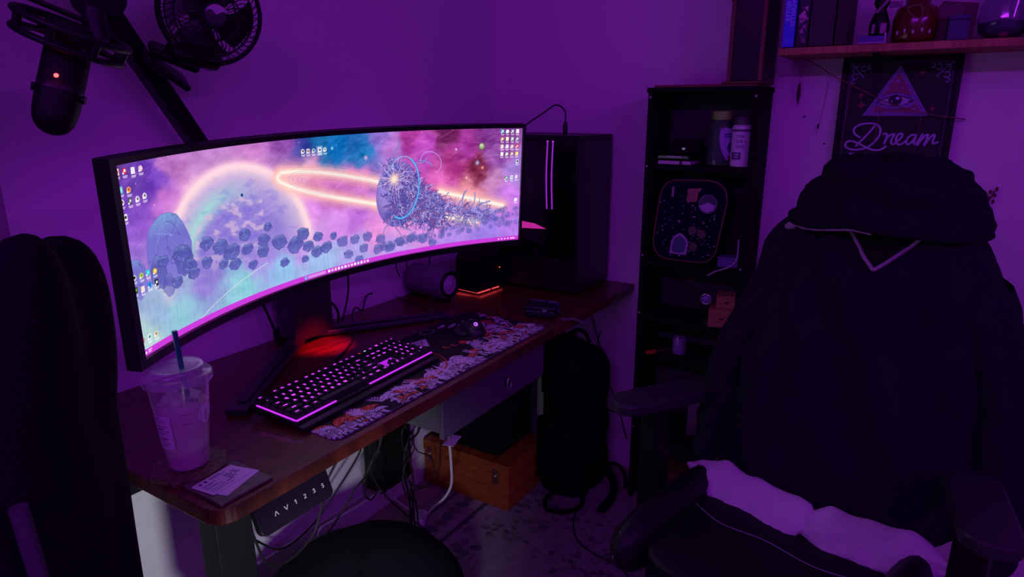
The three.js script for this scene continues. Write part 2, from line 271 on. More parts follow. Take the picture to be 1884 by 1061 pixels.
    for (const [x, y, s, c] of [[1185, 105, 14, '255,170,220'], [1830, 190, 12, '255,170,120'], [1680, 96, 8, '255,240,255'], [1800, 165, 16, '160,200,255'], [1010, 52, 9, '210,230,255'], [1740, 235, 8, '255,220,180']]) { const q = g.createRadialGradient(x, y, 0, x, y, s); q.addColorStop(0, `rgba(255,255,255,.95)`); q.addColorStop(0.3, `rgba(${c},.7)`); q.addColorStop(1, `rgba(${c},0)`); g.fillStyle = q; g.fillRect(x - s, y - s, 2 * s, 2 * s); }
    for (let i = 0; i < 260; i++) { const x = R() * W, y = R() * H * 0.55, L = 40 + R() * 120, a = -0.9 + R() * 0.7 + (x > 1500 ? 0.1 : 0); g.strokeStyle = `rgba(${x < 1250 && x > 850 && y < 130 ? '120,210,255' : '255,200,250'},${0.03 + R() * 0.06})`; g.lineWidth = 3 + R() * 12; g.lineCap = 'round'; g.beginPath(); g.moveTo(x, y); g.quadraticCurveTo(x + Math.cos(a) * L * 0.5 + 14, y + Math.sin(a) * L * 0.5, x + Math.cos(a) * L, y + Math.sin(a) * L + 18); g.stroke(); }
    // ring of light
    const band = (pts, lw, c, blur) => { g.save(); g.strokeStyle = c; g.lineWidth = lw; g.lineCap = 'round'; g.shadowColor = 'rgba(255,200,190,.9)'; g.shadowBlur = blur; g.beginPath(); g.moveTo(pts[0], pts[1]); g.bezierCurveTo(...pts.slice(2)); g.stroke(); g.restore(); };
    for (const [k, c, bl] of [[3.4, 'rgba(255,170,170,.16)', 30], [2.2, 'rgba(255,190,180,.28)', 24], [1.2, 'rgba(255,222,206,.55)', 20], [0.55, 'rgba(255,246,236,.9)', 12]]) {
      band([1270, 222, 1090, 170, 880, 122, 745, 122], 22 * k, c, bl); band([735, 128, 690, 150, 780, 196, 1250, 318], 22 * k, c, bl); band([1250, 318, 1450, 374, 1640, 424, 1800, 462], 22 * k, c, bl); band([1590, 292, 1720, 330, 1850, 362, 1950, 388], 26 * k, c, bl);
    }
    for (let i = 0; i < 9; i++) { g.strokeStyle = `rgba(150,70,150,${0.2 - i * 0.012})`; g.lineWidth = 2.5; g.beginPath(); g.ellipse(1010, 196, 236 - i * 22, 52 - i * 5, 0.2, 0, 7); g.stroke(); }
    // asteroids
    const rock = (x, y, rx, ry, dark, al = 1) => {
      const p = [], n = 18, s = R() * 100; for (let i = 0; i < n; i++) { const a = i / n * 6.283, q = 1 + (rx > 60 ? 0.06 : 0.2) * n2(Math.cos(a) * 1.1 + s, Math.sin(a) * 1.1); p.push([x + Math.cos(a) * rx * q, y + Math.sin(a) * ry * q]); }
      g.save(); g.globalAlpha = al; g.beginPath(); p.forEach((q, i) => i ? g.lineTo(...q) : g.moveTo(...q)); g.closePath(); g.clip();
      const q = g.createLinearGradient(x, y - ry, x, y + ry * 1.1); q.addColorStop(0, dark ? 'rgb(118,140,206)' : 'rgb(122,160,214)'); q.addColorStop(0.3, dark ? 'rgb(82,86,170)' : 'rgb(116,110,204)'); q.addColorStop(1, dark ? 'rgb(104,104,196)' : 'rgb(136,126,214)'); g.fillStyle = q; g.fillRect(x - rx * 1.4, y - ry * 1.4, rx * 2.8, ry * 2.8);
      for (let i = 0; i < 5 + rx / 4; i++) { g.strokeStyle = R() < 0.5 ? 'rgba(60,56,140,.45)' : 'rgba(160,186,236,.4)'; g.lineWidth = 1 + R() * 2; const a = x + (R() - 0.5) * 2 * rx, b = y + (R() - 0.5) * 2 * ry; g.beginPath(); g.moveTo(a, b); g.quadraticCurveTo(a + (R() - 0.5) * rx, b + (R() - 0.5) * ry, a + (R() - 0.5) * rx * 1.2, b + (R() - 0.5) * ry * 1.2); g.stroke(); }
      g.restore(); g.save(); g.globalAlpha = al * 0.6; g.strokeStyle = dark ? 'rgba(54,48,120,.9)' : 'rgba(90,90,170,.8)'; g.lineWidth = 2; g.beginPath(); p.forEach((q, i) => i ? g.lineTo(...q) : g.moveTo(...q)); g.closePath(); g.stroke(); g.restore();
    };
    rock(186, 285, 100, 112, false); rock(26, 335, 46, 66, false, 0.9); rock(130, 345, 36, 56, true, 0.8); rock(245, 335, 42, 50, true, 0.95); rock(165, 395, 26, 38, true, 0.6);
    for (const [x, y, a, b] of [[358,309,33,24],[418,336,39,29],[471,367,45,33],[539,321,31,24],[547,376,29,22],[657,315,23,18],[631,360,33,25],[621,403,33,25],[711,386,41,32],[791,414,45,35],[834,379,37,29],[858,433,33,25],[911,404,27,22],[901,467,31,25],[952,458,33,26],[993,416,20,17],[1042,450,33,26],[1108,454,27,22],[1180,453,29,24],[1157,503,27,22],[1251,476,29,25],[1237,521,29,25],[1071,514,27,21],[1303,524,31,25],[1358,505,27,22],[1425,498,27,23],[348,373,29,21],[426,400,25,18],[481,415,33,24],[567,441,25,18],[729,472,25,19],[266,362,37,26],[283,392,29,20],[236,314,41,29],[154,315,27,18],[203,399,29,20],[836,483,20,16],[1128,547,23,17],[1493,513,27,24],[1546,539,25,21]]) rock(x, y, a * 0.92, b * 0.92, true, x > 1000 ? 0.75 : 0.92);
    for (let i = 0; i < 150; i++) { const x = 1250 + R() * 790, y = 520 - (x - 1250) * 0.10 + (R() - 0.5) * 70 * (0.5 + (x - 1250) / 900), s = 5 + R() * 11; rock(x, y, s, s, true, 0.4); }
    // the tangled orb
    const ox = 1362, oy = 262; g.save();
    let q = g.createRadialGradient(ox - 60, oy, 30, ox, oy, 140); q.addColorStop(0, 'rgba(150,140,230,.8)'); q.addColorStop(1, 'rgba(120,100,190,.95)'); g.fillStyle = q; g.beginPath(); g.ellipse(ox - 8, oy + 22, 120, 150, 0.1, 0, 7); g.fill();
    const strand = (x, y, a, n, st, col, lw, turn) => { g.strokeStyle = col; g.lineWidth = lw; g.lineCap = 'round'; g.beginPath(); g.moveTo(x, y); for (let i = 0; i < n; i++) { a += (R() - 0.5) * turn; x += Math.cos(a) * st; y += Math.sin(a) * st; g.lineTo(x, y); } g.stroke(); };
    const cols = ['rgba(74,62,146,.85)', 'rgba(86,80,170,.85)', 'rgba(196,190,248,.8)', 'rgba(112,84,160,.85)', 'rgba(146,150,228,.8)', 'rgba(180,80,130,.55)'];
    const hull = (t) => [oy - 130 + t * 190 + (t < 0.5 ? 0 : 40 * (t - 0.5)), oy + 132 + t * 60];
    for (let i = 0; i < 1500; i++) { const t = R(), x = ox - 60 + t * 300, [y0, y1] = hull(t); strand(x, y0 + R() * (y1 - y0), R() * 6.28, 4 + R() * 8, 6, i < 700 ? cols[Math.floor(R() * 2)] : cols[Math.floor(R() * cols.length)], i < 700 ? 3 + R() * 3.5 : 1.2 + R() * 2.6, 2.2); }
    for (let i = 0; i < 260; i++) { const t = R(); strand(1600 + t * 270 + (R() - 0.5) * 20, 380 + t * 48 + (R() - 0.5) * 46, R() * 6.28, 4 + R() * 5, 8, cols[Math.floor(R() * 5)], 1.4 + R() * 2.2, 1.9); }
    for (const [x, y, a] of [[1300, 140, -0.7], [1320, 120, -0.9], [1440, 150, -0.5], [1470, 140, -0.2], [1690, 380, -1.7], [1720, 380, -1.5], [1760, 390, -1.1], [1800, 400, -0.9], [1300, 390, 1.7], [1330, 400, 1.2], [1360, 410, 1.5], [1480, 380, 1.3], [1640, 420, 1.4]]) for (const [c, l] of [['rgba(84,70,160,.95)', 6], ['rgba(206,206,255,.9)', 2.4]]) { const keep = mulberry(x); let X = x, Y = y, A = a; g.strokeStyle = c; g.lineWidth = l; g.beginPath(); g.moveTo(X, Y); for (let i = 0; i < 9; i++) { A += (keep() - 0.5) * 0.9; X += Math.cos(A) * 10; Y += Math.sin(A) * 10; g.lineTo(X, Y); } g.stroke(); }
    g.strokeStyle = 'rgba(190,170,255,.95)'; g.lineWidth = 3; g.beginPath(); g.ellipse(1540, 150, 60, 48, 0.5, 2.6, 6.9); g.stroke();
    for (let i = 0; i < 40; i++) { const a = i / 40 * 6.28, L = 40 + R() * 70; strand(1335 + Math.cos(a) * 10, 212 + Math.sin(a) * 10, a, 6, L / 6, i % 2 ? 'rgba(255,220,240,.8)' : 'rgba(220,190,255,.7)', 1.8, 0.5); }
    g.setLineDash([9, 4]); g.strokeStyle = 'rgba(40,150,240,.95)'; g.lineWidth = 9; g.beginPath(); g.ellipse(1380, 255, 92, 142, 0.12, -1.2, 1.9); g.stroke(); g.strokeStyle = 'rgba(150,226,255,.9)'; g.lineWidth = 3; g.beginPath(); g.ellipse(1380, 255, 92, 142, 0.12, -2.4, 1.9); g.stroke(); g.setLineDash([]);
    q = g.createRadialGradient(1335, 212, 0, 1335, 212, 34); q.addColorStop(0, 'rgba(255,255,240,1)'); q.addColorStop(0.35, 'rgba(255,226,190,.9)'); q.addColorStop(1, 'rgba(255,200,200,0)'); g.fillStyle = q; g.fillRect(1295, 172, 80, 80); g.restore();
    // small round planet
    q = g.createRadialGradient(1820, 78, 2, 1825, 88, 20); q.addColorStop(0, 'rgb(230,226,210)'); q.addColorStop(0.6, 'rgb(150,160,110)'); q.addColorStop(1, 'rgb(40,50,50)'); g.fillStyle = q; g.beginPath(); g.arc(1824, 86, 18, 0, 7); g.fill();
    g.fillStyle = 'rgb(20,70,130)'; g.beginPath(); g.arc(545, 176, 6, 0, 7); g.fill();
    g.strokeStyle = 'rgba(236,226,220,.75)'; g.lineWidth = 3; g.beginPath(); g.moveTo(280, 560); g.quadraticCurveTo(420, 500, 640, 452); g.stroke();
    // icons and task bar
    const icon = (x, y, c, c2, k = 0) => { g.fillStyle = c; g.beginPath(); if (k === 1) g.arc(x, y, 9, 0, 7); else g.rect(x - 8, y - 10, 16, 19); g.fill(); g.fillStyle = c2; g.beginPath(); g.arc(x + 1, y - 1, 4.5, 0, 7); g.fill(); g.fillStyle = 'rgba(255,255,255,.95)'; g.fillRect(x - 9, y + 3, 6, 6); g.fillStyle = 'rgba(255,255,255,.8)'; g.fillRect(x - 10, y + 13, 20, 2.4); g.fillRect(x - 8, y + 17, 16, 2.2); };
    const w = '#f4f0f4';
    [[16, 22, '#f0d8c8', '#e03050'], [46, 22, '#e02030', '#fff', 1], [80, 26, w, '#e8e8e8'], [112, 24, '#f0b8c8', '#e8e0e8', 1], [20, 72, '#6cd0e0', '#9ce8f0'], [52, 76, '#f0b050', '#d05030', 1], [18, 106, w, '#666', 1], [51, 108, '#505058', '#ddd'], [82, 108, w, '#777', 1], [113, 104, w, '#777', 1], [22, 150, w, '#222'], [20, 328, '#ddd', '#222', 1], [51, 330, '#c8d060', '#7a4', 1], [80, 330, '#30c0d8', '#5fe'], [111, 334, '#f8c830', '#fe8', 1], [18, 366, '#304020', '#7c2'], [49, 372, '#f6dcd0', '#fec'], [80, 368, '#3090f0', '#26c'], [111, 370, '#222', '#eee'], [14, 522, '#f03060', '#fff', 1], [46, 524, '#e8e8e8', '#299'], [77, 526, '#e8dcc8', '#a84', 1], [860, 52, w, '#334', 1], [887, 54, '#ddd', '#a63'], [915, 54, '#c8d8e0', '#467', 1], [973, 54, w, '#889', 1]].forEach((a) => icon(...a));
    g.fillStyle = 'rgba(220,230,255,.5)'; g.fillRect(931, 38, 30, 38); icon(946, 54, w, '#346');
    const cc = ['#38b8d0', '#f4f4f4', '#9090c0', '#f0f0f0', '#e0a050', '#f8f0c0', '#b0b0c0', '#809090', '#f0d8c8', '#d8e8f0', '#f0c0a0', '#e04050', '#f4f0e8', '#c0c8b0', '#c0a080', '#f8d040'];
    cc.forEach((c, i) => icon(1938 + (i % 4) * 28, 16 + Math.floor(i / 4) * 37, c, '#ffffff', i % 3 === 1 ? 1 : 0));
    [[2026, 166, '#d8d8e8', '#224'], [1968, 248, '#509090', '#dfe', 1], [1998, 246, w, '#99b'], [2024, 244, '#e8b8d8', '#fff'], [2026, 362, '#fff', '#eee', 1]].forEach((a) => icon(...a));
    g.fillStyle = 'rgb(206,60,222)'; g.fillRect(0, H - 21, W, 21); g.fillStyle = 'rgba(255,255,255,.9)'; g.fillRect(14, H - 14, 12, 7); g.fillRect(32, H - 16, 18, 3); g.fillRect(32, H - 10, 14, 3);
    g.fillStyle = 'rgba(226,160,240,.8)'; g.fillRect(846, H - 17, 96, 13); g.fillStyle = '#58c8f0'; g.fillRect(828, H - 17, 12, 13);
    for (let i = 0; i < 13; i++) { g.fillStyle = ['#fff', '#f0c0f8', '#ffe0d0', '#fff', '#c0f0ff'][i % 5]; g.fillRect(955 + i * 18, H - 16, 11, 11); }
    for (let i = 0; i < 6; i++) { g.fillStyle = 'rgba(255,230,255,.85)'; g.fillRect(1930 + i * 18, H - 14, i === 4 ? 16 : 8, 8); }
  });
  const t = thing('curved_monitor', 'huge curved ultrawide monitor showing a purple space scene', 'monitor', [0.68, DT, 0.09]);
  const org = V(0.68, DT, 0.09), head = new THREE.Group();
  const rot = new THREE.Matrix4().makeRotationY(MON.yaw).multiply(new THREE.Matrix4().makeRotationX(MON.pit)).multiply(new THREE.Matrix4().makeRotationZ(MON.roll));
  const P = (s, y, z) => { const a = s / MON.R, rr = MON.R - z; return V(rr * Math.sin(a), y, MON.R - rr * Math.cos(a)).applyMatrix4(rot).add(V(MON.x, MON.y, MON.z)).sub(org).toArray(); };   // s along the arc, z out of the screen
  const W2 = MON.W / 2, H2 = MON.H / 2;
  part('screen', grid(80, 4, (u, v) => P((u - 0.5) * MON.W, (v - 0.5) * MON.H, 0)), new THREE.MeshStandardMaterial({ color: 0x020202, roughness: 0.35, emissive: 0xffffff, emissiveMap: tex, emissiveIntensity: 1.0 }), t, 'bright screen with planet, asteroids and a tangled orb');
  const rail = (s0, s1, y0, y1, z0, z1, n = 60) => { const S = (u) => s0 + (s1 - s0) * u, Y = (v) => y0 + (y1 - y0) * v, Q = (v) => z0 + (z1 - z0) * v; return join([grid(n, 1, (u, v) => P(S(u), y0, Q(1 - v))), grid(n, 1, (u, v) => P(S(u), y1, Q(v))), grid(n, 1, (u, v) => P(S(u), Y(v), z1)), grid(n, 1, (u, v) => P(S(u), Y(1 - v), z0)), grid(1, 1, (u, v) => P(s0, Y(u), Q(1 - v))), grid(1, 1, (u, v) => P(s1, Y(u), Q(v)))]); };
  const b = 0.011, dp = 0.008;
  part('bezel_top', rail(-W2 - 0.016, W2 + 0.008, H2, H2 + b, -0.02, dp), M.plastic, t);
  part('bezel_bottom', rail(-W2 - 0.016, W2 + 0.008, -H2 - 0.017, -H2, -0.02, dp), M.plastic, t);
  part('bezel_side', rail(-W2 - 0.016, -W2, -H2, H2, -0.02, dp, 4), M.plastic, t);
  part('bezel_side', rail(W2, W2 + 0.008, -H2, H2, -0.02, dp, 4), M.plastic, t);
  part('back_shell', grid(60, 16, (u, v) => { const s = (u - 0.5) * 2, y = (v - 0.5) * 2, k = Math.pow(Math.max(0, 1 - Math.pow(Math.abs(s), 3)), 0.6) * Math.pow(Math.max(0, 1 - Math.pow(Math.abs(y), 3)), 0.6); return P(-s * (W2 + 0.012), y * (H2 + 0.012), -0.02 - 0.055 * k); }), M.plastic, t);
  // round light ring on the back
  const c0 = V(...P(0.05, 0, -0.082)), ringN = V(...P(0.05, 0, -0.182)).sub(c0).normalize();
  const hub = cyl(0.07, 0.085, 0.05, 40).rotateX(Math.PI / 2).applyQuaternion(new THREE.Quaternion().setFromUnitVectors(V(0, 0, -1), ringN)).translate(...c0.toArray());
  part('rear_hub', hub, M.plastic, t);
  part('light_ring', new THREE.TorusGeometry(0.088, 0.006, 12, 60).applyQuaternion(new THREE.Quaternion().setFromUnitVectors(V(0, 0, -1), ringN)).translate(...c0.clone().addScaledVector(ringN, 0.012).toArray()), glow(PURPLE, 2), t, 'purple light ring');
  for (const [s, w] of [[-0.33, 0.3], [0.05, 0.2], [0.36, 0.3]]) {
    const l = new THREE.RectAreaLight(lightColor(PURPLE), BACKLIGHT, w, 0.14), p = V(...P(s, -0.07, -0.115)); l.position.copy(p); t.add(l); l.lookAt(V(...P(s, -0.14, -0.4)).add(org)); l.castShadow = true;
  }
  // stand: column, neck and two long feet
  part('stand_column', (() => { const s = new THREE.Shape(); s.moveTo(-0.065, -0.035); s.lineTo(0.065, -0.035); s.lineTo(0.05, 0.05); s.lineTo(-0.05, 0.05); s.closePath(); const g = extr(s, 0.44, 0.004, 2); g.rotateX(-Math.PI / 2); return g.translate(0, 0.02, 0.0); })(), std([0.028, 0.026, 0.034], 0.32), t);
  part('stand_neck', beam([0, 0.40, 0.02], [c0.x, c0.y, c0.z - 0.005], 0.09, 0.08, 0.012), M.plastic, t);
  part('cable_hook', at(rbox(0.04, 0.02, 0.02, 0.004), 0, 0.05, -0.045), M.plastic, t);
  for (const [x, z] of [[-0.432, 0.272], [0.40, 0.22]]) {
    const f = part('stand_foot', beam([0, 0.014, -0.02], [x, 0.009, z], 0.05, 0.016, 0.005), std([0.03, 0.028, 0.036], 0.28), t);
    part('foot_ridge', beam([0, 0.028, -0.02], [x * 0.93, 0.019, z * 0.93], 0.022, 0.006, 0.002), std([0.03, 0.028, 0.036], 0.28), f);
  }
  // what the screen throws into the room
  for (let i = 0; i < 5; i++) {
    const s = (i - 2) * MON.W / 5, l = new THREE.RectAreaLight(lightColor([[0.50, 0.42, 0.72], [0.50, 0.40, 0.74], [0.58, 0.32, 0.74], [0.62, 0.36, 0.76], [0.50, 0.24, 0.70]][i]), SCREEN_EXTRA, MON.W / 5, MON.H);
    l.position.set(...P(s, 0, 0.012)); t.add(l); l.lookAt(V(...P(s, 0, 0.5)).add(org)); l.castShadow = true;
  }
  // red status light under the lower edge, shining on the desk
  const sp = V(...P(0.06, -H2 - 0.02, -0.03));
  part('status_light', at(rbox(0.05, 0.004, 0.012, 0.0015), sp.x, sp.y, sp.z), glow([1, 0.02, 0.02], 1.2), t, 'small red light under the lower edge');
  const l = new THREE.SpotLight(lightColor([1, 0.008, 0.014]), 1.0, 0, 0.36, 0.8); l.position.set(sp.x, sp.y - 0.006, sp.z); l.target.position.set(-0.01, 0, 0.085); t.add(l); t.add(l.target); l.castShadow = true; l.shadow.radius = 0.6;
}

// ---------------------------------------------------------------- mouse pad with printed mushrooms
{
  const W = 2048, H = 700, tex = canvasTex(W, H, (g) => {
    const r = mulberry(301); g.fillStyle = '#0b090d'; g.fillRect(0, 0, W, H);
    const pale = '#cfc0d8', orange = '#b8481c', ink = '#0b090d';
    for (let i = 0; i < 420; i++) { g.fillStyle = r() < 0.7 ? 'rgba(190,176,200,.7)' : 'rgba(176,84,44,.7)'; g.beginPath(); g.arc(r() * W, r() * H, 0.8 + r() * 2.4, 0, 7); g.fill(); }
    const moon = (x, y, s, c, f) => { g.fillStyle = c; g.beginPath(); g.arc(x, y, s, 0, 7); g.fill(); if (f) { g.fillStyle = ink; g.beginPath(); g.arc(x + s * f, y - s * 0.1, s * 0.95, 0, 7); g.fill(); } };
    const mush = (x, y, s, c, lean) => {
      g.save(); g.translate(x, y); g.rotate(lean); g.lineWidth = 3; g.strokeStyle = ink;
      g.fillStyle = pale; g.beginPath(); g.moveTo(-s * 0.13, 0); g.quadraticCurveTo(-s * 0.05, -s * 0.6, -s * 0.16, -s); g.lineTo(s * 0.16, -s); g.quadraticCurveTo(s * 0.06, -s * 0.6, s * 0.15, 0); g.closePath(); g.fill(); g.stroke();
      g.fillStyle = c; g.beginPath(); g.moveTo(-s * 0.62, -s * 0.86); g.quadraticCurveTo(-s * 0.5, -s * 1.45, 0, -s * 1.5); g.quadraticCurveTo(s * 0.5, -s * 1.45, s * 0.62, -s * 0.86); g.quadraticCurveTo(0, -s * 1.06, -s * 0.62, -s * 0.86); g.fill(); g.stroke();
      g.fillStyle = c === orange ? pale : ink; for (let k = 0; k < 5; k++) { g.beginPath(); g.ellipse((k - 2) * s * 0.2, -s * (1.12 + 0.12 * (k % 2)), s * 0.05, s * 0.035, 0, 0, 7); g.fill(); }
      for (let k = 0; k < 7; k++) { g.beginPath(); g.moveTo((k - 3) * s * 0.15, -s * 0.92); g.lineTo((k - 3) * s * 0.05, -s * 0.82); g.stroke(); }
      g.restore();
    };
    const fern = (x, y, s, a) => { g.save(); g.translate(x, y); g.rotate(a); g.strokeStyle = pale; g.fillStyle = pale; g.lineWidth = 3; g.beginPath(); g.moveTo(0, 0); g.lineTo(0, -s); g.stroke(); for (let k = 1; k < 8; k++) for (const q of [-1, 1]) { g.beginPath(); g.ellipse(q * s * 0.13, -k * s / 8, s * 0.12, s * 0.035, q * -0.6, 0, 7); g.fill(); } g.restore(); };
    for (let i = 0; i < 95; i++) { const x = r() * W, edge = 30 + 60 * Math.abs(fbm(x / 240, 4, 3)) * 2; mush(x, H + 10 - r() * edge, 60 + r() * 56, r() < 0.34 ? orange : pale, (r() - 0.5) * 0.7); }
    for (let i = 0; i < 40; i++) mush(r() * W, H + 4, 34 + r() * 40, r() < 0.34 ? orange : pale, (r() - 0.5) * 0.6);
    for (let i = 0; i < 34; i++) mush(W - 10 - r() * 210, H - r() * 520, 48 + r() * 50, r() < 0.4 ? orange : pale, (r() - 0.5) * 1.4);
    for (let i = 0; i < 16; i++) mush(1500 + r() * 330, H - 90 - r() * 130, 60 + r() * 50, r() < 0.4 ? orange : pale, (r() - 0.5) * 1.2);
    for (let i = 0; i < 16; i++) mush(20 + r() * 110, H - r() * 330, 40 + r() * 44, r() < 0.34 ? orange : pale, (r() - 0.5) * 1.2);
    for (let i = 0; i < 26; i++) fern(r() * W, H - r() * 130, 70 + r() * 70, (r() - 0.5) * 1.2);
    for (let i = 0; i < 16; i++) { const x = r() * W, y = H - 20 - r() * 60; g.strokeStyle = ink; g.fillStyle = pale; g.lineWidth = 4; g.beginPath(); g.arc(x, y, 34, 0, 7); g.fill(); for (let k = 0; k < 4; k++) { g.beginPath(); g.arc(x, y, 6 + k * 8, k, k + 5); g.stroke(); } }
    // moons, ring and blades in the middle
    [[1342, 352, 26, 0.75], [1405, 372, 28, 0.45], [1470, 388, 29, 0], [1540, 404, 27, -0.45], [1600, 416, 25, -0.75]].forEach(([x, y, s, f]) => moon(x, y, s, orange, f));
    g.strokeStyle = orange; g.lineWidth = 9; g.beginPath(); g.arc(960, 345, 246, -0.7, 2.4); g.stroke(); g.lineWidth = 4; g.beginPath(); g.arc(960, 345, 222, -0.7, 2.4); g.stroke();
    for (const [x, y, a] of [[1026, 570, 1.75], [946, 578, 1.85]]) { g.save(); g.translate(x, y); g.rotate(a); g.fillStyle = pale; g.beginPath(); g.moveTo(-95, 0); g.quadraticCurveTo(20, -26, 110, 4); g.quadraticCurveTo(10, 22, -95, 0); g.fill(); g.restore(); }
    g.save(); g.translate(230, 90); g.fillStyle = pale; g.beginPath(); g.moveTo(1030, 20); g.lineTo(1160, 50); g.lineTo(1060, 165); g.quadraticCurveTo(1010, 90, 1030, 20); g.fill(); g.strokeStyle = ink; g.lineWidth = 3; for (let k = 0; k < 6; k++) { g.beginPath(); g.moveTo(1030 + k * 20, 26 + k * 3); g.lineTo(1050 + k * 6, 130 - k * 8); g.stroke(); } g.restore();
    for (const [x, y, w] of [[1640, 70, 90], [1700, 120, 110], [1775, 150, 130], [1770, 225, 80]]) { g.save(); g.translate(x, y); g.rotate(-0.2); g.fillStyle = pale; g.beginPath(); g.ellipse(0, 0, w / 2, 15, 0, 0, 7); g.fill(); g.fillStyle = ink; g.fillRect(-w / 2, 2, w * 0.5, 5); g.restore(); }
    for (let k = 0; k < 14; k++) { const a = k / 14 * 6.28; g.fillStyle = pale; g.beginPath(); g.arc(1500 + Math.cos(a) * 56, 60 + Math.sin(a) * 40, 6, 0, 7); g.fill(); }
    g.strokeStyle = 'rgba(90,80,110,.9)'; g.lineWidth = 7; g.strokeRect(4, 4, W - 8, H - 8);
  });
  const g = extr(rrect(0.870, 0.306, 0.025), 0.003, 0.0006, 8); planarUV(g, 'x', 'y', 1 / 0.914, 1 / 0.308, -0.478, -0.154); g.rotateX(-Math.PI / 2);
  single('desk_mat', 'long dark desk mat printed with pale and orange mushrooms', 'desk mat', g, std([1, 1, 1], 0.9, { map: tex, bumpMap: weave, bumpScale: 0.0003 }), [0.722, DT + 0.0008, 0.482]);
}

// ---------------------------------------------------------------- keyboard
{
  const t = thing('mechanical_keyboard', 'black mechanical keyboard with glowing purple keys on the desk mat', 'keyboard', [0.505, DT + 0.0108, 0.452], 0.045);
  const u = 0.0206, cols = 22.5, w = cols * u + 0.016, d = 6.35 * u + 0.016, tilt = 0.06;
  const kb = new THREE.Group();
  const T = (g) => g.rotateX(tilt);
  part('case', T(span(-w / 2, w / 2, 0.004, 0.016, -d / 2, d / 2, 0.004)), M.plastic, t);
  const plateM = std([0.03, 0.028, 0.034], 0.35);
  part('plate', T(span(-w / 2 + 0.004, w / 2 - 0.004, 0.016, 0.0175, -d / 2 + 0.004, d / 2 - 0.004, 0.0005)), plateM, t);
  part('wrist_lip', T(span(-w / 2, w / 2, 0.0, 0.010, d / 2 - 0.002, d / 2 + 0.02, 0.004)), M.plastic, t);
  const led = glow([0.60, 0.03, 1.0], 1.15);
  const strip = (x0, x1, z0, z1) => part('light_strip', T(span(x0, x1, 0.0172, 0.0195, z0, z1, 0.0006)), led, t);
  strip(-w / 2 + 0.004, -w / 2 + 0.12, d / 2 - 0.0075, d / 2 - 0.003); strip(-0.01, w / 2 - 0.004, d / 2 - 0.0075, d / 2 - 0.003); strip(-w / 2 + 0.0025, -w / 2 + 0.0065, -d / 2 + 0.02, d / 2 - 0.008);
  const X = (c) => -w / 2 + 0.008 + c * u, Zr = (r) => -d / 2 + 0.008 + r * u;
  part('light_panel', T(span(X(15.05), X(18.2), 0.0175, 0.0182, Zr(3.38), Zr(5.35), 0.0003)), glow([0.42, 0.015, 0.72], 1.0), t, 'glowing purple gap above the arrow keys');
  const rows = [
    [[0, 'Esc'], [2, 'F1'], [3, 'F2'], [4, 'F3'], [5, 'F4'], [6.5, 'F5'], [7.5, 'F6'], [8.5, 'F7'], [9.5, 'F8'], [11, 'F9'], [12, 'F10'], [13, 'F11'], [14, 'F12'], [15.25, 'Prt'], [16.25, 'Scr'], [17.25, 'Pse'], [18.5, 'M'], [19.5, '<'], [20.5, '>'], [21.5, '+']],
    [...'`1234567890-='].map((c, i) => [i, c]).concat([[13, 'Bksp', 2], [15.25, 'Ins'], [16.25, 'Hm'], [17.25, 'Up'], [18.5, 'Num'], [19.5, '/'], [20.5, '*'], [21.5, '-']]),
    [[0, 'Tab', 1.5]].concat([...'QWERTYUIOP[]'].map((c, i) => [1.5 + i, c]), [[13.5, '\\', 1.5], [15.25, 'Del'], [16.25, 'End'], [17.25, 'Dn'], [18.5, '7'], [19.5, '8'], [20.5, '9'], [21.5, '+', 1, 2]]),
    [[0, 'Caps', 1.75]].concat([...'ASDFGHJKL;\''].map((c, i) => [1.75 + i, c]), [[12.75, 'Enter', 2.25], [18.5, '4'], [19.5, '5'], [20.5, '6']]),
    [[0, 'Shift', 2.25]].concat([...'ZXCVBNM,./'].map((c, i) => [2.25 + i, c]), [[12.25, 'Shift', 2.75], [16.25, '^'], [18.5, '1'], [19.5, '2'], [20.5, '3'], [21.5, 'Ent', 1, 2]]),
    [[0, 'Ctrl', 1.25], [1.25, 'Win', 1.25], [2.5, 'Alt', 1.25], [3.75, '', 6.25], [10, 'Alt', 1.25], [11.25, 'Fn', 1.25], [12.5, 'Mn', 1.25], [13.75, 'Ctrl', 1.25], [15.25, '<'], [16.25, 'v'], [17.25, '>'], [18.5, '0', 2], [20.5, '.']],
  ];
  const fnt = await new FontLoader().loadAsync('fonts/droid/droid_sans_bold.typeface.json');
  const cache = {}, keyM = std([0.012, 0.012, 0.014], 0.5), legM = glow([0.62, 0.035, 0.95], 2.6), legW = glow([0.7, 0.9, 1], 1.6), legR = glow([1, 0.05, 0.03], 1.2), legs = {};
  const cap = (kw, kd) => cache[kw + '_' + kd] ??= (() => {
    const a = kw * u - 0.0022, c = kd * u - 0.0022, s = 0.0026, h = 0.011, P = [];
    const g = new THREE.BufferGeometry(), v = [[-a / 2, 0, -c / 2], [a / 2, 0, -c / 2], [a / 2, 0, c / 2], [-a / 2, 0, c / 2], [-a / 2 + s, h, -c / 2 + s * 0.6], [a / 2 - s, h, -c / 2 + s * 0.6], [a / 2 - s, h, c / 2 - s * 1.3], [-a / 2 + s, h, c / 2 - s * 1.3]];
    for (const f of [[4, 7, 6, 5], [0, 4, 5, 1], [1, 5, 6, 2], [2, 6, 7, 3], [3, 7, 4, 0]]) for (const i of [f[0], f[1], f[2], f[0], f[2], f[3]]) P.push(...v[i]);
    g.setAttribute('position', new THREE.Float32BufferAttribute(P, 3)); g.computeVertexNormals(); return g;
  })();
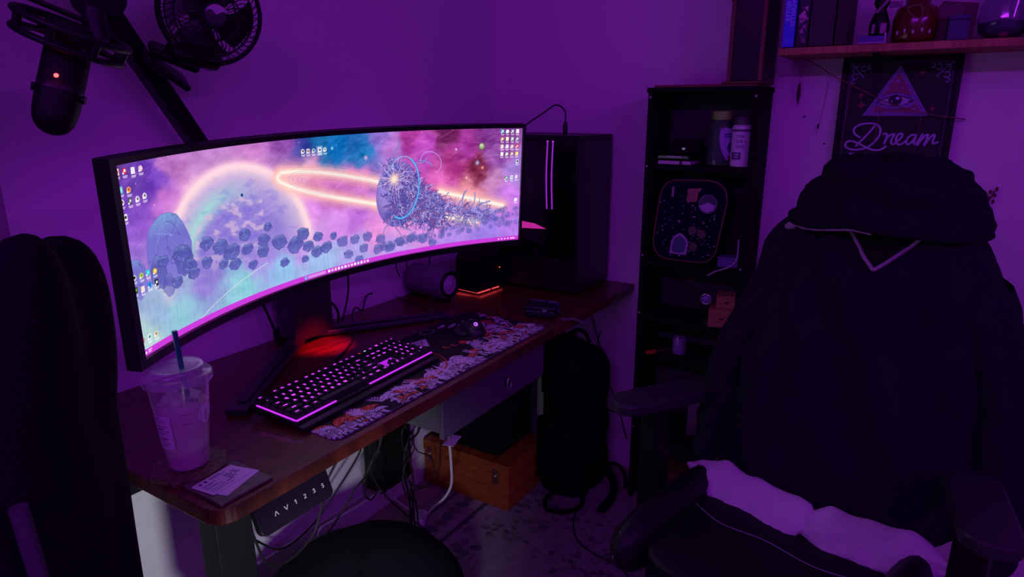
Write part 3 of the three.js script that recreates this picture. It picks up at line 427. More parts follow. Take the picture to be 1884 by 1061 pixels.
  rows.forEach((row, r) => row.forEach(([c, s, kw = 1, kd = 1]) => {
    const k = part('key', cap(kw, kd), keyM, t), p = V(X(c + kw / 2), 0.0195, Zr((r ? r + 0.35 : 0) + kd / 2)).applyAxisAngle(V(1, 0, 0), tilt);
    k.position.copy(p); k.rotation.x = tilt;
    if (!s) return;
    const size = s.length > 2 ? 0.0036 : s.length === 2 ? 0.005 : 0.0072;
    const lg = legs[s] ??= (() => { const q = new TextGeometry(s, { font: fnt, size: size, depth: 0.0002, curveSegments: 1 }); q.computeBoundingBox(); const b = q.boundingBox; q.translate(-(b.min.x + b.max.x) / 2, 0, 0); q.rotateX(-Math.PI / 2); return q; })();
    const m = part('legend', lg, r === 0 && c > 15 && c < 18 ? (c < 16 ? legR : c < 17 ? legW : legM) : legM, k); m.position.set(0, 0.0111, -0.0005);
  }));
  const l = new THREE.RectAreaLight(lightColor([0.55, 0.03, 1.0]), 0.55, w, d); l.position.set(0, 0.036, 0); l.rotation.x = -Math.PI / 2 + 0; t.add(l); l.rotation.set(Math.PI / 2, 0, 0); l.castShadow = true;
}
// ---------------------------------------------------------------- mouse
{
  const t = thing('computer_mouse', 'black mouse with a small glowing purple emblem', 'mouse', [0.985, DT + 0.0045, 0.468], -0.55);
  const body = grid(28, 14, (uu, v) => { const a = uu * Math.PI * 2, q = v * Math.PI / 2, x = Math.cos(a), z = Math.sin(a), w = 0.034 + 0.004 * z, hh = 0.040 * (1 - 0.28 * Math.max(0, -z) - 0.12 * Math.max(0, z)); return [x * w * Math.pow(Math.cos(q), 0.6), hh * Math.pow(Math.sin(q), 0.8), z * 0.062 * Math.pow(Math.cos(q), 0.55)]; }, true);
  part('shell', body, std([0.018, 0.018, 0.022], 0.4), t);
  part('thumb_rest', at(new THREE.SphereGeometry(0.03, 20, 12).scale(0.8, 0.26, 1.2), -0.034, 0.008, 0.005), std([0.018, 0.018, 0.022], 0.45), t);
  part('scroll_wheel', at(cyl(0.010, 0.010, 0.007, 20).rotateZ(Math.PI / 2), 0, 0.031, -0.035), M.black, t);
  part('button_gap', at(box(0.0012, 0.002, 0.03), 0, 0.0335, -0.03).rotateX(0), M.black, t);
  const em = join([at(new THREE.TorusGeometry(0.0058, 0.0013, 8, 24, 4.6).rotateZ(0.7), 0, 0, 0), at(box(0.006, 0.0022, 0.002), 0.003, 0, 0)]);
  em.rotateX(-Math.PI / 2 + 0.5); part('emblem', em.translate(0, 0.036, 0.036), glow([0.5, 0.12, 1], 1.6), t, 'glowing purple emblem');
}

// ---------------------------------------------------------------- cup on its coaster, cards on the tile
{
  const c = extr(new THREE.Shape(Array.from({ length: 8 }, (_, i) => new THREE.Vector2(Math.cos((i + 0.5) / 8 * 6.283) * 0.068, Math.sin((i + 0.5) / 8 * 6.283) * 0.068))), 0.008, 0.0015); c.rotateX(-Math.PI / 2); c.translate(0, 0.0015, 0);
  const cm = wrap(pixelTex(128, 128, (x, y) => { const k = 0.7 + 0.5 * fbm(x / 14, y / 14, 4), s = n2(x / 1.5, y / 1.5) > 0.86 ? 60 : 0; return [136 * k + s, 142 * k + s, 76 * k + s]; }), 8, 8);
  single('drink_coaster', 'dark eight-sided stone coaster under the plastic cup', 'coaster', c, std([1, 1, 1], 0.4, { map: cm }), [0.066, DT, 0.478], 0.2);
  const t = thing('iced_drink_cup', 'clear plastic cup of pale iced drink with a green straw', 'cup', [0.066, DT + 0.011, 0.478]);
  const H = 0.178, r0 = 0.036, r1 = 0.0535, rr = (y) => r0 + (r1 - r0) * y / H;
  const clear = phys([0.9, 0.9, 0.92], 0.12, { transmission: 0.86, thickness: 0, ior: 1.4 });
  part('cup_wall', lathe([[0, 0.0], [r0 - 0.002, 0.0], [r0, 0.003], [r1, H]], 56), clear, t);
  const lv = 0.125;
  part('drink', lathe([[0, 0.0025], [r0 - 0.004, 0.0025], [r0 - 0.0022, 0.005], [rr(lv) - 0.0022, lv], [0, lv]], 56), phys([0.80, 0.60, 0.62], 0.55, { transmission: 0.35, thickness: 0.03, ior: 1.33, attenuationColor: lin(0.85, 0.62, 0.64), attenuationDistance: 0.05 }), t, 'pale cloudy drink');
  for (let i = 0; i < 6; i++) { const a = i * 1.1 + 0.3; const m = part('ice_cube', rbox(0.022, 0.02, 0.022, 0.005), phys([0.92, 0.9, 0.92], 0.2, { transmission: 0.8, thickness: 0.02, ior: 1.31 }), t); m.position.set(Math.cos(a) * 0.024, lv + 0.004, Math.sin(a) * 0.024); m.rotation.set(a, a * 2, 0.3); }
  part('lid', lathe([[0, H + 0.013], [0.028, H + 0.013], [0.036, H + 0.018], [0.044, H + 0.020], [0.0465, H + 0.016], [0.048, H + 0.007], [0.056, H + 0.006], [0.0595, H + 0.002], [0.0595, H - 0.008], [0.0565, H - 0.009]], 64), phys([0.92, 0.92, 0.95], 0.18, { transmission: 0.8, thickness: 0, ior: 1.45 }), t, 'clear flat lid with a raised rim');
  part('straw', bar([0.012, 0.008, 0.016], [0.004, 0.262, 0.004], 0.0048, 20), std([0.005, 0.16, 0.11], 0.45), t, 'green straw');
  const emb = canvasTex(256, 256, (g) => { g.clearRect(0, 0, 256, 256); g.strokeStyle = '#fff'; g.fillStyle = '#fff'; g.beginPath(); g.arc(128, 128, 118, 0, 7); g.fill(); g.globalCompositeOperation = 'destination-out'; g.lineWidth = 11; g.strokeStyle = '#000'; for (let k = 0; k < 6; k++) for (const s of [-1, 1]) { g.beginPath(); g.moveTo(128 + s * 100, 70 + k * 26); g.quadraticCurveTo(128 + s * 66, 84 + k * 24, 128 + s * 58, 60 + k * 30); g.stroke(); } for (let k = 0; k < 3; k++) { g.beginPath(); g.moveTo(108 + k * 20, 90); g.quadraticCurveTo(96 + k * 26, 150, 112 + k * 16, 220); g.stroke(); } g.globalCompositeOperation = 'source-over'; }, true);
  const patch = (a0, a1, y0, y1) => grid(14, 4, (uu, v) => { const a = a0 + (a1 - a0) * uu, y = y0 + (y1 - y0) * v, q = rr(y) + 0.0006; return [Math.sin(a) * q, y, Math.cos(a) * q]; });
  part('printed_emblem', patch(0.0, 0.85, 0.088, 0.130), std([0.8, 0.8, 0.82], 0.6, { map: emb, alphaMap: emb, transparent: true }), t, 'round white printed emblem');
  const lab = canvasTex(128, 256, (g) => { g.fillStyle = '#d8ccd8'; g.fillRect(0, 0, 128, 256); g.fillStyle = '#55455c'; for (let k = 0; k < 12; k++) g.fillRect(12, 18 + k * 19, 40 + (k * 37) % 64, k % 4 ? 5 : 9); });
  part('order_label', patch(-1.75, -0.98, 0.05, 0.118), std([1, 1, 1], 0.7, { map: lab }), t, 'pale paper order label');
  for (const y of [0.098, 0.118]) part('fill_line', patch(-0.6, -0.2, y, y + 0.0012), std([0.2, 0.2, 0.22], 0.7), t);
}
{
  const tile = canvasTex(256, 256, (g) => { g.fillStyle = '#68644e'; g.fillRect(0, 0, 256, 256); const r = mulberry(9); for (let i = 0; i < 260; i++) { g.fillStyle = ['rgba(110,112,80,.5)', 'rgba(74,66,58,.5)', 'rgba(130,110,96,.4)', 'rgba(90,108,92,.5)'][i % 4]; g.beginPath(); g.ellipse(r() * 256, r() * 256, 6 + r() * 26, 3 + r() * 10, r() * 3, 0, 7); g.fill(); } });
  single('slate_tile', 'square mottled dark tile lying on the desk corner', 'tile', planarUV(at(rbox(0.106, 0.006, 0.112, 0.0015), 0, 0.003, 0), 'x', 'z', 9.4, 8.9, -0.053, -0.056), std([1, 1, 1], 0.45, { map: tile }), [0.071, DT, 0.586]);
  const card = (dense) => canvasTex(384, 256, (g) => { g.fillStyle = '#ddd2e0'; g.fillRect(0, 0, 384, 256); if (!dense) return; g.fillStyle = '#4a3a70'; for (const [x, y, w, h] of [[140, 24, 110, 12], [140, 44, 150, 8], [30, 84, 130, 9], [30, 104, 90, 8], [30, 132, 110, 9], [30, 152, 140, 7], [30, 186, 150, 8], [30, 214, 200, 7], [230, 80, 50, 12], [230, 104, 66, 12], [230, 128, 60, 12], [230, 152, 70, 12], [300, 80, 44, 12], [306, 104, 36, 12], [306, 128, 46, 12], [190, 176, 70, 12]]) g.fillRect(x, y, w, h); g.save(); g.fillStyle = '#2c2058'; g.translate(56, 38); g.fillRect(-6, -18, 12, 36); g.fillRect(-18, -6, 36, 12); g.translate(48, 0); g.beginPath(); g.moveTo(-14, -16); g.lineTo(14, -16); g.quadraticCurveTo(14, 12, 0, 20); g.quadraticCurveTo(-14, 12, -14, -16); g.fill(); g.restore(); g.strokeStyle = 'rgba(255,255,255,.6)'; g.lineWidth = 3; g.strokeRect(8, 8, 368, 240); });
  const cardGeo = () => { const g = extr(rrect(0.088, 0.056, 0.0035), 0.0007, 0, 5); planarUV(g, 'x', 'y', 1 / 0.088, 1 / 0.056, -0.044, -0.028); return g.rotateX(-Math.PI / 2); };
  single('paper_card', 'plain pale card half hidden under the printed card', 'card', cardGeo(), std([1, 1, 1], 0.6, { map: card(false) }), [0.075, DT + 0.0062, 0.589], 0.28);
  single('paper_card', 'pale printed card with two dark emblems on the tile', 'card', cardGeo(), std([1, 1, 1], 0.6, { map: card(true) }), [0.068, DT + 0.0071, 0.575], 0.13);
}

// ---------------------------------------------------------------- speaker, glowing dock, patterned case, usb stub
{
  const t = thing('cylinder_speaker', 'dark grey cylinder speaker with a round end cone by the wall', 'speaker', [1.243, DT, 0.02], -0.12);
  const body = std([0.17, 0.16, 0.19], 0.75, { bumpMap: weave, bumpScale: 0.0006 });
  part('body', at(lathe([[0, 0], [0.042, 0], [0.052, 0.008], [0.0545, 0.03], [0.0545, 0.165], [0.052, 0.182], [0.046, 0.188], [0.044, 0.182]], 48).rotateX(Math.PI / 2), 0, 0.0645, 0), body, t);
  part('end_ring', at(new THREE.TorusGeometry(0.041, 0.007, 12, 48), 0, 0.0645, 0.187), M.black, t);
  part('cone', at(lathe([[0, 0.193], [0.012, 0.191], [0.024, 0.186], [0.031, 0.180], [0.036, 0.184]].reverse(), 48).rotateX(Math.PI / 2), 0, 0.0645, 0), std([0.55, 0.52, 0.58], 0.4), t, 'silvery round end cone');
  part('foot', at(rbox(0.045, 0.018, 0.05, 0.008), 0, 0.009, 0.15), M.black, t); part('foot', at(rbox(0.045, 0.018, 0.05, 0.008), 0, 0.009, 0.03), M.black, t);
  part('mark', at(box(0.001, 0.004, 0.012), -0.0546, 0.066, 0.09), std([0.14, 0.13, 0.15], 0.6), t);
}
{
  const t = thing('headset_dock', 'black box with a pink-red light line along its foot', 'dock', [1.347, DT, 0.238], -0.1);
  part('body', (() => { const s = new THREE.Shape(); s.moveTo(0, 0.012); s.lineTo(0.15, 0.012); s.lineTo(0.15, 0.12); s.lineTo(0.125, 0.15); s.lineTo(0.1, 0.128); s.lineTo(0.05, 0.128); s.lineTo(0.024, 0.16); s.lineTo(0, 0.125); s.closePath(); return extr(s, 0.1, 0.003, 3).translate(0, 0, -0.105); })(), M.black, t);
  part('foot_plate', span(0.003, 0.147, 0, 0.006, -0.103, -0.003, 0.002), M.black, t);
  const red = glow([1.0, 0.07, 0.09], 0.85);
  part('light_line', span(-0.001, 0.002, 0.006, 0.0105, -0.1, 0, 0.0008), red, t); part('light_line', span(0, 0.07, 0.006, 0.0105, -0.003, 0.001, 0.0008), red, t); part('light_line', span(0.08, 0.12, 0.006, 0.0105, -0.003, 0.001, 0.0008), red, t);
  part('power_light', at(rbox(0.006, 0.004, 0.002, 0.001), 0.118, 0.085, 0.0045), glow([1, 0.12, 0.02], 1.6), t, 'tiny orange light');
  const l = new THREE.RectAreaLight(lightColor([1, 0.05, 0.06]), 1.3, 0.14, 0.006); l.position.set(0.07, 0.008, 0.003); t.add(l); l.lookAt(1.347 + 0.06, DT - 0.05, 0.5); l.castShadow = true;
  const l2 = new THREE.RectAreaLight(lightColor([1, 0.05, 0.06]), 1.6, 0.1, 0.006); l2.position.set(-0.003, 0.008, -0.05); t.add(l2); l2.lookAt(1.1, DT - 0.05, 0.2); l2.castShadow = true;
}
{
  const pat = canvasTex(256, 256, (g) => { g.fillStyle = '#0c0d22'; g.fillRect(0, 0, 256, 256); const r = mulberry(44); for (let i = 0; i < 90; i++) { g.fillStyle = ['#b8b8f0', '#8a8ad0', '#e8e4ff', '#40409a'][i % 4]; const x = r() * 256, y = r() * 256, s = 4 + r() * 9; for (let k = 0; k < 4; k++) { g.beginPath(); g.ellipse(x + Math.cos(k * 1.57) * s * 0.6, y + Math.sin(k * 1.57) * s * 0.6, s * 0.5, s * 0.3, k * 1.57, 0, 7); g.fill(); } } });
  const t = thing('patterned_case', 'small dark blue case printed with pale flowers beside the mat', 'case', [1.263, DT, 0.556], 0.25);
  part('body', planarUV(at(rbox(0.085, 0.03, 0.105, 0.012, 4), 0, 0.015, 0), 'x', 'z', 8, 8), std([1, 1, 1], 0.5, { map: pat }), t);
  part('lid', planarUV(at(rbox(0.087, 0.014, 0.107, 0.007, 4), 0, 0.033, 0), 'x', 'z', 9, 9), std([1, 1, 1], 0.45, { map: pat }), t);
  part('clasp', at(rbox(0.004, 0.007, 0.016, 0.001), -0.0445, 0.028, 0.02), M.steel, t);
}
{
  const t = thing('ribbon_clip', 'small grey ribbon clip hanging over the desk front edge', 'clip', [1.27, DT, 0.66], 0.5);
  part('ribbon', join([at(box(0.016, 0.0025, 0.05), 0, 0.002, -0.01), beam([0, 0.002, 0.012], [0.012, -0.012, 0.045], 0.018, 0.002, 0.0005), beam([0, 0.002, 0.012], [-0.014, -0.006, 0.045], 0.016, 0.002, 0.0005)]), std([0.12, 0.11, 0.15], 0.7), t);
}

// ---------------------------------------------------------------- computer tower
{
  const t = thing('computer_tower', 'tall black computer tower with glass side and purple light bars', 'computer', [1.655, DT, 0.33]);
  const x0 = -0.135, x1 = 0.135, z0 = -0.22, z1 = 0.22, H = 0.57, k = M.blackGloss;
  part('top_panel', span(x0, x1, H - 0.02, H, z0, z1, 0.004), M.plastic, t);
  part('base_panel', span(x0, x1, 0.012, 0.03, z0, z1, 0.004), M.plastic, t);
  part('front_panel', span(x0, x1, 0.03, H - 0.02, z1 - 0.012, z1, 0.003), std([0.012, 0.011, 0.014], 0.3), t, 'plain black panel facing the room');
  part('rear_panel', span(x0, x1, 0.03, H - 0.02, z0, z0 + 0.01, 0.002), M.black, t);
  part('side_panel', span(x1 - 0.01, x1, 0.03, H - 0.02, z0 + 0.01, z1 - 0.012, 0.002), M.black, t);
  part('glass_panel', span(x0, x0 + 0.004, 0.13, H - 0.022, z0 + 0.005, z1 - 0.014, 0), phys([0.42, 0.42, 0.45], 0.03, { transmission: 1, thickness: 0, ior: 1.5, specularIntensity: 1 }), t, 'dark tinted glass side');
  part('shroud', span(x0 + 0.001, x1 - 0.01, 0.03, 0.155, z0 + 0.01, z1 - 0.012, 0.002), M.plastic, t);
  part('badge', span(x1 - 0.03, x1 - 0.012, 0.05, 0.075, z1, z1 + 0.0015, 0.0005), std([0.1, 0.1, 0.11], 0.4), t);
  for (const [x, z] of [[-0.11, -0.19], [0.11, -0.19], [-0.11, 0.19], [0.11, 0.19]]) part('foot', at(cyl(0.014, 0.012, 0.012, 16), x, 0.006, z), M.black, t);
  const led = glow([0.56, 0.03, 0.92], 3.0);
  for (const z of [0.073, 0.095]) part('light_bar', tube([[x0 + 0.035, 0.305, z], [x0 + 0.035, 0.42, z - 0.004], [x0 + 0.035, 0.552, z]], 0.0028, 24, 8), led, t, 'purple light bar');
  part('graphics_card', span(x0 + 0.04, x1 - 0.012, 0.205, 0.255, z0 + 0.02, 0.05, 0.004), M.black, t);
  part('card_light', (() => { const s = new THREE.Shape(); s.moveTo(-0.05, 0.224); s.lineTo(0.07, 0.23); s.lineTo(0.02, 0.246); s.lineTo(-0.05, 0.252); s.closePath(); const g = extr(s, 0.002, 0); g.rotateY(-Math.PI / 2); return g.translate(x0 + 0.038, 0, 0); })(), glow([1, 0.04, 0.5], 3), t, 'pink wedge of light');
  part('motherboard', span(x1 - 0.018, x1 - 0.011, 0.16, 0.53, z0 + 0.02, 0.12, 0), M.black, t);
  part('memory_stick', span(x0 + 0.12, x1 - 0.018, 0.36, 0.48, -0.02, -0.012, 0.001), M.plastic, t); part('memory_stick', span(x0 + 0.12, x1 - 0.018, 0.36, 0.48, 0.0, 0.008, 0.001), M.plastic, t);
  const l = new THREE.PointLight(lightColor([0.56, 0.03, 0.92]), 0.02); l.position.set(x0 + 0.05, 0.43, 0.084); l.castShadow = true; t.add(l);
}

// ---------------------------------------------------------------- cables
{
  const cord = (label, pts, r = 0.0032, mat = M.cable, group) => single('cable', label, 'cable', tube(pts, r, 36, 7), mat, [0, 0, 0], 0, group);
  const H = (a) => a.map(([x, y, z]) => [x, y, z]);
  cord('black cable bowing lowest under the desk beside the left leg', [[0.66, 0.70, 0.3], [0.598, 0.531, 0.3], [0.562, 0.494, 0.3], [0.527, 0.453, 0.3], [0.501, 0.381, 0.3], [0.479, 0.339, 0.3], [0.434, 0.312, 0.3], [0.376, 0.306, 0.3], [0.33, 0.329, 0.3], [0.3, 0.42, 0.3], [0.27, 0.6, 0.3], [0.26, 0.71, 0.31]], 0.0035);
  cord('black cable slanting across the wall under the desk', [[0.93, 0.6, 0.12], [0.849, 0.387, 0.12], [0.806, 0.338, 0.12], [0.724, 0.278, 0.12], [0.662, 0.236, 0.12], [0.597, 0.206, 0.12], [0.499, 0.2, 0.12], [0.40, 0.3, 0.12]]);
  cord('black cable curving down to the baseboard under the desk', [[0.79, 0.65, 0.2], [0.796, 0.446, 0.2], [0.799, 0.378, 0.2], [0.779, 0.332, 0.2], [0.724, 0.305, 0.2], [0.669, 0.261, 0.2], [0.574, 0.209, 0.2], [0.50, 0.22, 0.2]]);
  cord('black cable hooked upward at its end under the desk', [[0.88, 0.6, 0.18], [0.863, 0.423, 0.18], [0.854, 0.364, 0.18], [0.816, 0.338, 0.18], [0.782, 0.305, 0.18], [0.779, 0.263, 0.18], [0.806, 0.216, 0.18], [0.87, 0.22, 0.16]]);
  cord('black cable running down to the floor beside the black pouf', [[0.83, 0.62, 0.25], [0.794, 0.443, 0.25], [0.748, 0.393, 0.25], [0.766, 0.324, 0.25], [0.808, 0.252, 0.25], [0.861, 0.181, 0.25], [0.93, 0.09, 0.26], [0.99, 0.015, 0.27]]);
  [[[0.99, 0.6, 0.2], [0.977, 0.431, 0.2], [0.949, 0.404, 0.2], [0.953, 0.337, 0.2], [0.992, 0.238, 0.2], [0.979, 0.17, 0.2], [1.003, 0.101, 0.2], [1.0, 0.02, 0.21]],
    [[1.03, 0.6, 0.22], [0.999, 0.433, 0.22], [0.977, 0.377, 0.22], [0.983, 0.329, 0.22], [0.927, 0.283, 0.22], [0.932, 0.215, 0.22], [0.963, 0.131, 0.22], [0.97, 0.02, 0.22]],
    [[1.05, 0.6, 0.24], [1.006, 0.429, 0.24], [0.982, 0.394, 0.24], [0.928, 0.38, 0.24], [0.94, 0.296, 0.24], [0.952, 0.197, 0.24], [0.939, 0.117, 0.24], [0.95, 0.02, 0.25]],
    [[0.96, 0.63, 0.17], [1.01, 0.46, 0.17], [0.99, 0.40, 0.18], [1.03, 0.34, 0.18], [0.985, 0.28, 0.18], [0.96, 0.2, 0.18], [0.985, 0.1, 0.19], [0.975, 0.02, 0.2]],
    [[0.94, 0.63, 0.21], [0.96, 0.46, 0.21], [1.02, 0.43, 0.2], [1.03, 0.37, 0.2], [0.97, 0.35, 0.2], [0.95, 0.28, 0.2], [0.985, 0.16, 0.2], [0.99, 0.03, 0.2]],
    [[1.0, 0.63, 0.19], [0.95, 0.48, 0.19], [0.97, 0.44, 0.19], [1.04, 0.40, 0.19], [0.99, 0.36, 0.19], [0.965, 0.24, 0.19], [0.97, 0.14, 0.2], [0.96, 0.03, 0.21]],
  ].forEach((p) => cord('black cable in the tangled bundle hanging under the desk', p, 0.0028, M.cable, 'tangled cables under the desk'));
  cord('thin black cable looping in front of the wooden chest', [[0.99, 0.36, 0.2], [1.023, 0.298, 0.2], [1.097, 0.235, 0.2], [1.103, 0.161, 0.2], [1.053, 0.145, 0.2], [1.006, 0.156, 0.2], [0.98, 0.2, 0.2]], 0.002);
  cord('black cable drooping from the chest towards the bundle', [[1.2, 0.26, 0.16], [1.19, 0.19, 0.16], [1.17, 0.13, 0.17], [1.1, 0.115, 0.18], [1.016, 0.16, 0.19], [0.99, 0.2, 0.2]], 0.0022);
  cord('white power cord hanging from the drawer to the floor', [[0.81, 0.63, 0.5], [0.819, 0.543, 0.5], [0.891, 0.397, 0.45], [0.951, 0.265, 0.4], [0.975, 0.189, 0.35], [0.993, 0.114, 0.28], [1.01, 0.05, 0.23], [1.02, 0.02, 0.21]], 0.0045, M.whitePlastic);
  cord('white cord looping along the baseboard under the desk', [[0.675, 0.107, 0.1], [0.653, 0.14, 0.1], [0.659, 0.162, 0.1], [0.717, 0.16, 0.1], [0.85, 0.151, 0.1], [0.962, 0.145, 0.1], [1.0, 0.08, 0.12], [1.03, 0.03, 0.2]], 0.004, M.whitePlastic);
  cord('black cable dropping behind the gap right of the monitor stand', [[0.9, 1.05, 0.06], [0.886, 0.949, 0.06], [0.884, 0.896, 0.06], [0.873, 0.854, 0.06], [0.856, 0.813, 0.06], [0.85, DT + 0.004, 0.06]]);
  cord('black cable arching from the monitor column to the desk', [[0.717, 0.93, 0.06], [0.771, 0.893, 0.07], [0.808, 0.863, 0.07], [0.825, 0.832, 0.07], [0.822, DT + 0.004, 0.07]], 0.004);
  cord('black cable slanting down left of the monitor column', [[0.54, 0.99, 0.06], [0.562, 0.93, 0.06], [0.584, 0.869, 0.06], [0.609, DT + 0.004, 0.06]], 0.004);
  cord('keyboard cable winding over the monitor foot to the keyboard', [[1.03, 0.84, 0.02], [1.0, 0.838, 0.02], [0.965, 0.80, 0.035], [0.90, 0.83, 0.07], [0.84, 0.822, 0.115], [0.76, DT + 0.004, 0.2], [0.666, DT + 0.004, 0.263], [0.581, DT + 0.004, 0.306], [0.53, DT + 0.008, 0.36]], 0.003);
  cord('mouse cable lying across the desk to the mouse', [[1.16, DT + 0.003, 0.01], [1.13, DT + 0.003, 0.12], [1.08, DT + 0.003, 0.23], [1.03, DT + 0.006, 0.35], [1.02, DT + 0.012, 0.405]], 0.002);
  cord('black cable arching over the top of the computer tower', [[1.6, 1.40, 0.449], [1.6, 1.44, 0.447], [1.55, 1.462, 0.44], [1.48, 1.437, 0.43], [1.36, 1.38, 0.40], [1.25, 1.30, 0.33]], 0.0028);
  [[[1.13, 0.99, 0.07], [1.12, 0.93, 0.05], [1.16, 0.87, 0.03]], [[1.20, 0.99, 0.09], [1.17, 0.94, 0.06], [1.20, 0.90, 0.03], [1.25, 0.86, 0.015]], [[1.30, 0.99, 0.10], [1.285, 0.93, 0.07], [1.31, 0.88, 0.04], [1.315, DT + 0.003, 0.03]]].forEach((p) => cord('thin black cable dangling behind the cylinder speaker', p, 0.0022, M.cable, 'cables behind the speaker'));
  const pl = single('cable_plug', 'black cable plug standing on the computer tower top', 'plug', lathe([[0, 0], [0.008, 0], [0.009, 0.028], [0.005, 0.045], [0, 0.046]], 16), M.cable, [1.6, 1.36, 0.449]);
  cord('black cable hanging down the wall below the desk end', [[1.79, 0.75, 0.46], [1.795, 0.647, 0.483], [1.795, 0.548, 0.516], [1.795, 0.459, 0.544], [1.795, 0.346, 0.578], [1.795, 0.282, 0.612], [1.795, 0.13, 0.66]], 0.0026);
  cord('short cable branching off behind the backpack', [[1.795, 0.58, 0.53], [1.795, 0.499, 0.506], [1.795, 0.446, 0.483], [1.795, 0.3, 0.46]], 0.0022);
  cord('thin black cable crossing the wall above the skirting', [[1.795, 0.262, 0.48], [1.795, 0.249, 0.532], [1.795, 0.237, 0.602], [1.795, 0.24, 0.7]], 0.0022);
  cord('black floor cable curving over the rug to the chair', [[1.53, 0.012, 0.62], [1.452, 0.0115, 0.63], [1.328, 0.0115, 0.659], [1.228, 0.0115, 0.732], [1.195, 0.0115, 0.839], [1.186, 0.0115, 0.901], [1.1, 0.0115, 1.0]], 0.003);
  const white = thing('power_plug', 'white power plug block lying on the rug edge', 'plug', [1.03, 0.008, 0.19], 0.5);
  part('block', at(rbox(0.07, 0.03, 0.045, 0.008), 0, 0.015, 0), M.whitePlastic, white); part('socket', at(rbox(0.03, 0.004, 0.03, 0.001), 0, 0.031, 0), std([0.5, 0.5, 0.5], 0.5), white);
  const ub = thing('power_box', 'tall black power box fixed to the wall under the desk', 'power box', [1.02, 0.13, 0.06]);
  part('housing', span(-0.085, 0.085, 0, 0.5, -0.045, 0.045, 0.02), M.black, ub); part('wall_plate', span(-0.06, 0.06, 0.05, 0.45, -0.06, -0.045, 0.002), M.black, ub);
  for (let i = 0; i < 4; i++) part('outlet', at(rbox(0.04, 0.04, 0.004, 0.004), 0, 0.1 + i * 0.09, 0.046), M.blackMatte, ub);
}

// ---------------------------------------------------------------- chest, storage box, backpack
{
  const t = thing('wooden_chest', 'orange-brown wooden chest with metal clasps under the desk', 'chest', [1.39, 0.008, 0.23]);
  const w = std([1, 1, 1], 0.5, { map: chestWood });
  part('chest_body', planarUV(span(-0.139, 0.139, 0, 0.14, -0.198, 0.198, 0.004), 'z', 'y', 1, 1), w, t);
  part('chest_lid', planarUV(span(-0.141, 0.141, 0.142, 0.185, -0.2, 0.2, 0.004), 'z', 'y', 1, 1), w, t);
  for (const z of [-0.165, 0.145]) { const c = part('clasp', span(-0.145, -0.141, 0.10, 0.165, z - 0.013, z + 0.013, 0.0015), M.brass, t, 'dull metal clasp'); part('clasp_knob', at(new THREE.SphereGeometry(0.006, 12, 8), -0.147, 0.135, z), M.brass, c); }
  const b = thing('storage_box', 'black storage box standing on the wooden chest', 'box', [1.40, 0.1935, 0.2]);
  part('box_body', span(-0.11, 0.125, 0, 0.31, -0.16, 0.16, 0.008), M.fabricBlack, b); part('box_lid', span(-0.114, 0.129, 0.311, 0.34, -0.164, 0.164, 0.006), M.fabricBlack, b); part('handle', at(new THREE.TorusGeometry(0.03, 0.005, 8, 20, Math.PI).rotateY(Math.PI / 2).rotateX(Math.PI), -0.113, 0.25, -0.01), M.cable, b);
}
{
  const t = thing('black_backpack', 'tall black backpack standing against the wall under the desk end', 'backpack', [1.585, 0.008, 0.532], -0.1);
  const f = (k, s) => (u, v) => { const a = u * Math.PI * 2, e = 0.55, c = Math.sign(Math.cos(a)) * Math.pow(Math.abs(Math.cos(a)), e), q = Math.sign(Math.sin(a)) * Math.pow(Math.abs(Math.sin(a)), e); const y = v * 0.60, top = Math.max(0, (v - 0.82) / 0.18), sh = Math.sqrt(Math.max(0, 1 - top * top * 0.98)) * (1 - 0.10 * v) * (v < 0.04 ? 0.9 + v * 2.5 : 1); return [c * 0.145 * sh * k + 0.01 * n3(c * 2, y * 7, q), y * s + 0.022 * top * (-q - c), q * 0.098 * sh * k + 0.008 * n3(c, y * 6, q * 2)]; };
  part('bag_body', grid(48, 40, f(1, 1), true), M.fabricBlack, t);
  part('front_pocket', at(rbox(0.05, 0.27, 0.17, 0.022, 4), -0.135, 0.18, 0.0), M.fabricBlack, t);
  part('pocket_zip', tube([[-0.161, 0.27, -0.07], [-0.163, 0.30, -0.05], [-0.163, 0.305, 0], [-0.163, 0.30, 0.05], [-0.161, 0.27, 0.07]], 0.003, 24, 6), M.plastic, t);
  part('top_handle', tube([[0.02, 0.585, -0.05], [0.02, 0.62, -0.03], [0.02, 0.625, 0.01], [0.02, 0.585, 0.04]], 0.008, 20, 8), M.fabricBlack, t);
  part('strap', tube([[-0.09, 0.02, 0.09], [-0.16, 0.012, 0.13], [-0.23, 0.012, 0.10], [-0.25, 0.012, 0.04], [-0.2, 0.012, 0.0], [-0.14, 0.015, 0.0]], 0.009, 40, 8), M.fabricBlack, t, 'black strap looping on the rug');
  part('strap', tube([[0.05, 0.08, 0.11], [0.03, 0.03, 0.16], [-0.06, 0.02, 0.20], [-0.14, 0.018, 0.205]], 0.016, 30, 8), M.fabricBlack, t);
  part('strap', tube([[0.11, 0.05, 0.08], [0.13, 0.05, 0.12], [0.11, 0.02, 0.17], [0.05, 0.014, 0.2]], 0.007, 24, 8), M.fabricBlack, t);
}

